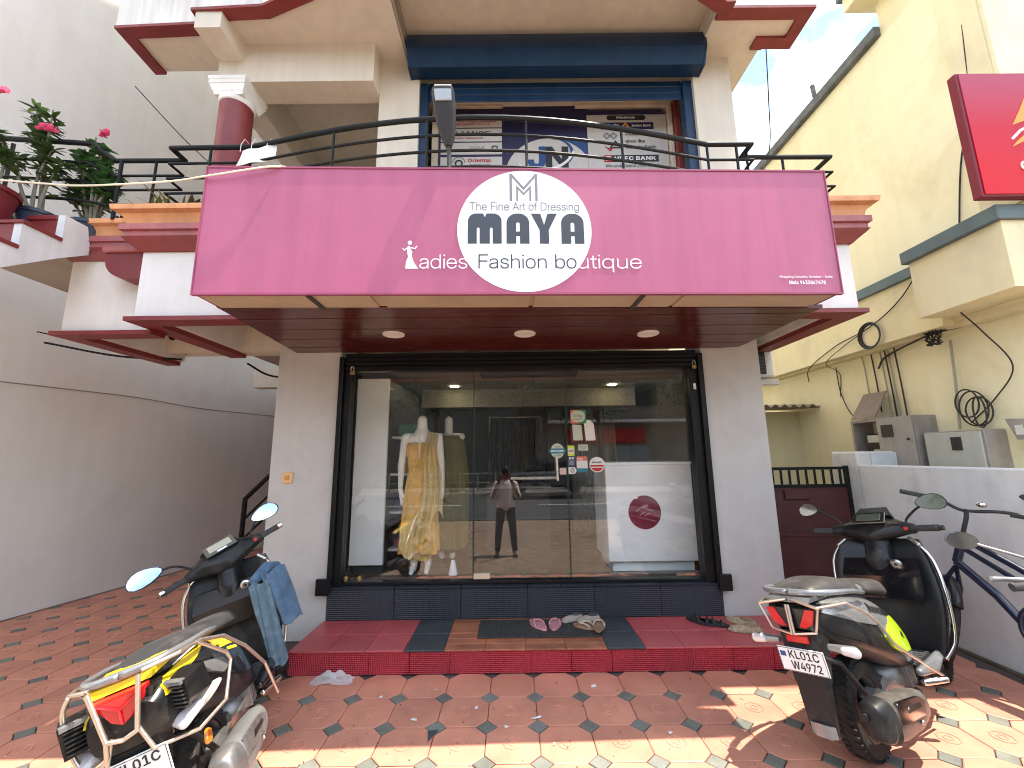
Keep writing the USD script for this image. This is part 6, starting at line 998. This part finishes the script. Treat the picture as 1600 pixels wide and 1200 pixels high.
    if av:
        for s in (-1, 1): t.part('crash_guard', rod([(-.43, s * .01, .805), (-.455, s * .135, .78), (-.25, s * .18, .77), (-.10, s * .20, .70), (-.02, s * .21, .64), (.06, s * .215, .53), (.22, s * .215, .44), (.62, s * .205, .24)], .0075, 8), gm, True); t.part('lamp_guard', rod([(-.455, s * .006, .785), (-.465, s * .006, .655), (-.45, s * .10, .668), (-.455, s * .14, .78)], .006, 8), gm, True)
    else:
        for s in (-1, 1):
            t.part('crash_guard', rod([(-.50, s * .08, .865), (-.42, s * .17, .855), (-.30, s * .20, .84), (-.10, s * .22, .77), (.10, s * .235, .63), (.32, s * .24, .44), (.42, s * .245, .22)], .0085, 8), gm, True); t.part('crash_guard', rod([(-.33, s * .20, .845), (-.16, s * .235, .71), (-.13, s * .235, .665), (-.28, s * .235, .56), (-.40, s * .17, .54), (-.50, s * .07, .585), (-.505, s * .04, .68)], .0075, 8), gm, True)
            t.part('lamp_guard', rod([(-.515, s * .075, .86), (-.525, s * .045, .68), (-.52, 0, .665)], .0085, 8), gm, True)
        t.part('lamp_guard', tube(spline([(-.525, .045, .68), (-.50, .07, .61), (-.47, .13, .59), (-.45, .17, .63), (-.44, .19, .72), (-.43, .19, .81), (-.43, .165, .855)], 6), .0085, 8), gm, True)
    t.part('side_stand', tube([(.45, .14, .22), (.42, .22, .06), (.41, .26, -.01 + .26 * math.sin(lean))], .011), m_mat); t.part('kick_lever', tube(spline([(.05, .19, .24), (.14, .22, .26), (.22, .22, .32)], 4), .009), m_chr, True)
    return t, H, SM
tA, HA, SA = scooter('silver and lime scooter with plate KL01C W4972 parked at right', (1.91, 2.495, 0), math.radians(33.4), math.radians(9.6), 1.045, math.radians(0), 'lime')
tB, HB, SB = scooter('black and yellow scooter with denim cloth on it parked at left', (-1.379, 2.199, 0), math.radians(109.9), math.radians(17.0), .985, math.radians(27), 'yellow')
def tf(H, m): m = m.copy(); m.apply_transform(H); return m
# denim hung from the left scooter
m_den = M('blue_denim', (.07, .14, .23), .85, sc=9, fine=260, var=.35, bump=.5, sheen=.2, stain=(.20, .29, .37), stain_amt=.5, stain_sc=14); m_den2 = M('faded_denim', (.10, .165, .21), .85, sc=9, fine=260, var=.3, bump=.5, stain=(.28, .34, .36), stain_amt=.5, stain_sc=14)
DN = thing('denim_trousers', 'blue denim trousers hung over the right side of black scooter', 'clothes', mat4=HB)
u, v = np.meshgrid(np.linspace(0, 1, 20), np.linspace(0, 1, 28), indexing='ij')
def leg_(x0, y0, z0, w_, L_, sk, ph): return surf(np.stack([x0 + .38 * w_ * (u - .5) + sk[0] * v - .02 * np.sin(u * PI) - .012 * np.sin(u * 14 + ph + v * 3), y0 - .92 * w_ * (u - .5) * (1 - .12 * v) + sk[1] * v, z0 - L_ * v + .014 * np.sin(u * 7 + ph) - .02 * np.abs(u - .5)], -1), .012)
DN.part('trouser_leg', leg_(.80, -.19, .79, .105, .54, (-.04, -.01), 0), m_den2, True); DN.part('trouser_leg', leg_(.86, -.265, .83, .145, .38, (.02, -.05), 2), m_den, True); DN.part('waist_bundle', shull([((.84, -.16, .80), .03), ((.90, -.23, .835), .045), ((.95, -.275, .82), .035)], 2), m_den, True)
# ---------------- bicycle against the compound wall
m_bik = M('dark_blue_frame', (.006, .009, .022), .25, coat=.5, bump=0, var=.1)
BC = thing('bicycle', 'dark blue bicycle standing by the compound wall at right edge', 'bicycle', at=(3.35, 2.6, 0))
bx = lambda y, z, o=0.: (3.235 + .10 * (z - .4) + o + (3.2 - y) * .12, y, z)
wheel_r = .31
hd_t, hd_b = bx(3.17, 1.0), bx(3.225, .79)
TB = trimesh.transformations.rotation_matrix(-.75, np.array(hd_t) - np.array(hd_b), hd_b)
tb = lambda m: tf(TB, cat(m) if isinstance(m, list) else m)
for yy, fn in ((3.36, tb), (2.24, lambda m: cat(m) if isinstance(m, list) else m)):
    w_ = BC.part('wheel', fn(tube([(bx(yy + wheel_r * math.cos(a), wheel_r + wheel_r * math.sin(a))) for a in np.arange(40) * PI / 20], .024, 8, close=True)), m_tyre, True); w_.part('rim', fn(tube([(bx(yy + .275 * math.cos(a), wheel_r + .275 * math.sin(a))) for a in np.arange(40) * PI / 20], .011, 6, close=True)), m_alu, True)
    w_.part('spokes', fn([tube([bx(yy, wheel_r), bx(yy + .27 * math.cos(a), wheel_r + .27 * math.sin(a))], .0016, 4) for a in np.arange(24) * PI / 12] + [sph(bx(yy, wheel_r), .03)]), m_steel)
bbk, st_ = bx(2.70, .30), bx(2.58, .78)
BC.part('head_tube', tube([hd_t, hd_b], .027, 12), m_bik, 40)
BC.part('down_tube', tube([hd_b, bx(3.0, .62), bbk], .028, 12), m_bik, 40); BC.part('top_tube', tube([bx(3.18, .965), bx(2.90, .84), bx(2.61, .70)], .021, 12), m_bik, 40); BC.part('top_tube', tube([bx(3.19, .90), bx(2.93, .77), bx(2.63, .60)], .017, 12), m_bik, 40)
BC.part('seat_tube', tube([bbk, st_], .02), m_bik, 40)
for o in (-.05, .05): BC.part('seat_stay', tube([bx(2.59, .68), bx(2.24, wheel_r, o)], .010), m_bik); BC.part('chain_stay', tube([bbk, bx(2.24, wheel_r, o)], .010), m_bik); BC.part('fork', tb(tube([bx(3.235, .76), bx(3.29, .60, o), bx(3.36, wheel_r, o)], .014)), m_bik)
BC.part('front_mudguard', tb(tube([bx(3.36 + .345 * math.cos(a), wheel_r + .345 * math.sin(a)) for a in np.linspace(.3, 2.6, 20)], .030, 8)), m_blk, True)
BC.part('chain_ring', lathe([(.06, -.004), (.09, -.004), (.095, 0), (.09, .004), (.06, .004)], 28, 'x', bx(2.70, .30, -.06)), m_blk); BC.part('crank', tube([bx(2.70, .30, -.08), bx(2.82, .18, -.09)], .010), m_alu); BC.part('pedal', box(3.18, 3.27, 2.78, 2.87, .165, .19, .005), m_blk); BC.part('frame_loop', tube([bx(2.80 + .075 * math.cos(a), .50 + .11 * math.sin(a), -.03) for a in np.arange(24) * PI / 12], .016, 8, close=True), m_bik, True)
BC.part('stem', tb(tube([hd_t, bx(3.14, 1.12), bx(3.17, 1.17)], .014)), m_blk, 40); BC.part('handlebar', tb(tube(spline([bx(3.12, 1.235, -.33), bx(3.14, 1.225, -.17), bx(3.17, 1.17, -.04), bx(3.17, 1.17, .04), bx(3.14, 1.19, .17), bx(3.12, 1.18, .33)], 6), .012, 10)), m_blk, True); BC.part('handgrip', tb(tube([bx(3.11, 1.237, -.37), bx(3.14, 1.228, -.23)], .017, 12)), m_rub, 40)
BC.part('bar_end', tb(rod([bx(3.14, 1.18, .20), bx(3.12, 1.175, .36), bx(3.16, 1.24, .355), bx(3.22, 1.33, .26)], .016, 10)), m_rub, 40); BC.part('bell', tb(sph(bx(3.12, 1.22, .06), (.03, .03, .02), 2)), m_chr, True)
BC.part('saddle', shull([(bx(2.52, .88, -.06), .035), (bx(2.52, .88, .06), .035), (bx(2.72, .89), .022)], 2), m_seat, 50); BC.part('seat_post', tube([st_, bx(2.56, .87)], .013), m_chr); BC.part('chain_guard', shull([(bx(2.70, .34, -.085), .05), (bx(2.34, .34, -.085), .03)]), m_blk, 40)
# ---------------- third machine, of which the photograph shows a mirror and a lever
HC = rigid(2.078, 1.12, -.06, math.radians(57)) @ rigid(rx=.055)
MC = thing('motorcycle', 'motorcycle at right frame edge showing chrome mirror and lever', 'motorcycle', mat4=HC)
wheel(MC, .29, .11, (0, 0, .29)); wheel(MC, .30, .09, (1.30, 0, .30), .12)
MC.part('tank', shull([((.55, 0, .80), .13), ((.78, 0, .86), .14), ((.90, 0, .82), .09)], 2), m_gloss, 50); MC.part('seat', shull([((-.15, 0, .84), .10), ((.2, 0, .80), .11), ((.46, 0, .80), .08)], 2), m_seat, 50); MC.part('engine', cat([box(.42, .78, -.13, .13, .28, .62, .04), lathe([(0, -.17), (.10, -.17), (.12, -.14), (.12, .14), (.10, .17), (0, .17)], 20, 'y', (.5, 0, .36))]), m_alu, 40); MC.part('tail', shull([((-.35, 0, .82), .06), ((-.1, 0, .74), .10)], 2), m_gloss, 50)
for s in (-1, 1): MC.part('fork', tube([(1.30, s * .09, .30), (1.06, s * .085, .98)], .022), m_chr, 40); MC.part('shock_absorber', tube([(-.02, s * .11, .34), (.06, s * .11, .70)], .025), m_chr, 40)
MC.part('frame', rod([(1.05, 0, .92), (.80, 0, .55), (.80, 0, .26), (.30, 0, .26), (.0, 0, .30)], .02), m_mat, True); MC.part('exhaust', tube(spline([(.7, -.1, .45), (.8, -.12, .25), (.5, -.14, .22), (-.3, -.16, .30)], 6), np.linspace(.02, .05, 19)), m_chr, True); MC.part('headlight', shull([((1.12, 0, .88), .09), ((1.20, 0, .87), .08)], 2), m_mat, 50)
MC.part('handlebar', tube(spline([(.86, .37, 1.02), (.93, .25, 1.05), (1.02, .10, 1.02), (1.02, -.10, 1.02), (.93, -.25, 1.05), (.86, -.37, 1.02)], 6), .012, 10), m_mat, True)
MC_L = []
for s in (-1, 1):
    MC.part('handgrip', tube([(.90, s * .28, 1.04), (.86, s * .38, 1.02)], .018, 12), m_rub, 40); MC.part('lever_clamp', shull([((.94, s * .23, 1.05), .024), ((.96, s * .20, 1.05), .022)]), m_mat, 40)
    lv_ = MC.part('lever', tube(spline([(.97, s * .23, 1.045), (1.0, s * .29, 1.035), (.985, s * .36, 1.03), (.965, s * .415, 1.025)], 5), [.012] * 8 + [.011] * 8, 10), m_alu, True); lv_.part('lever_ball', sph((.965, s * .415, 1.025), .013, 2), m_alu, True)
    mc = np.array((.97, s * .50, 1.19)); MC.part('mirror_stem', tube(spline([(.95, s * .22, 1.06), (.96, s * .27, 1.13), tuple(mc + (.01, -s * .055, -.012))], 6), .0065, 8), m_alu, True)
    e_ = np.array([(0, .064 * math.cos(a), .042 * math.sin(a)) for a in np.arange(20) * PI / 10]); X_ = rigid(*mc, rz=.15 * s) @ rigid(ry=.12); sh_ = hull(np.vstack([e_, e_ * (0, .85, .85) + (.02, 0, 0), e_ * (0, .5, .5) + (.03, 0, 0)])); sh_.apply_transform(X_); gl_ = hull(np.vstack([e_ * (0, .92, .92) + (-.001, 0, 0), e_ * (0, .92, .92) + (-.003, 0, 0)])); gl_.apply_transform(X_)
    MC.part('mirror', sh_, m_chr, 40).part('mirror_glass', gl_, m_mirr, False)
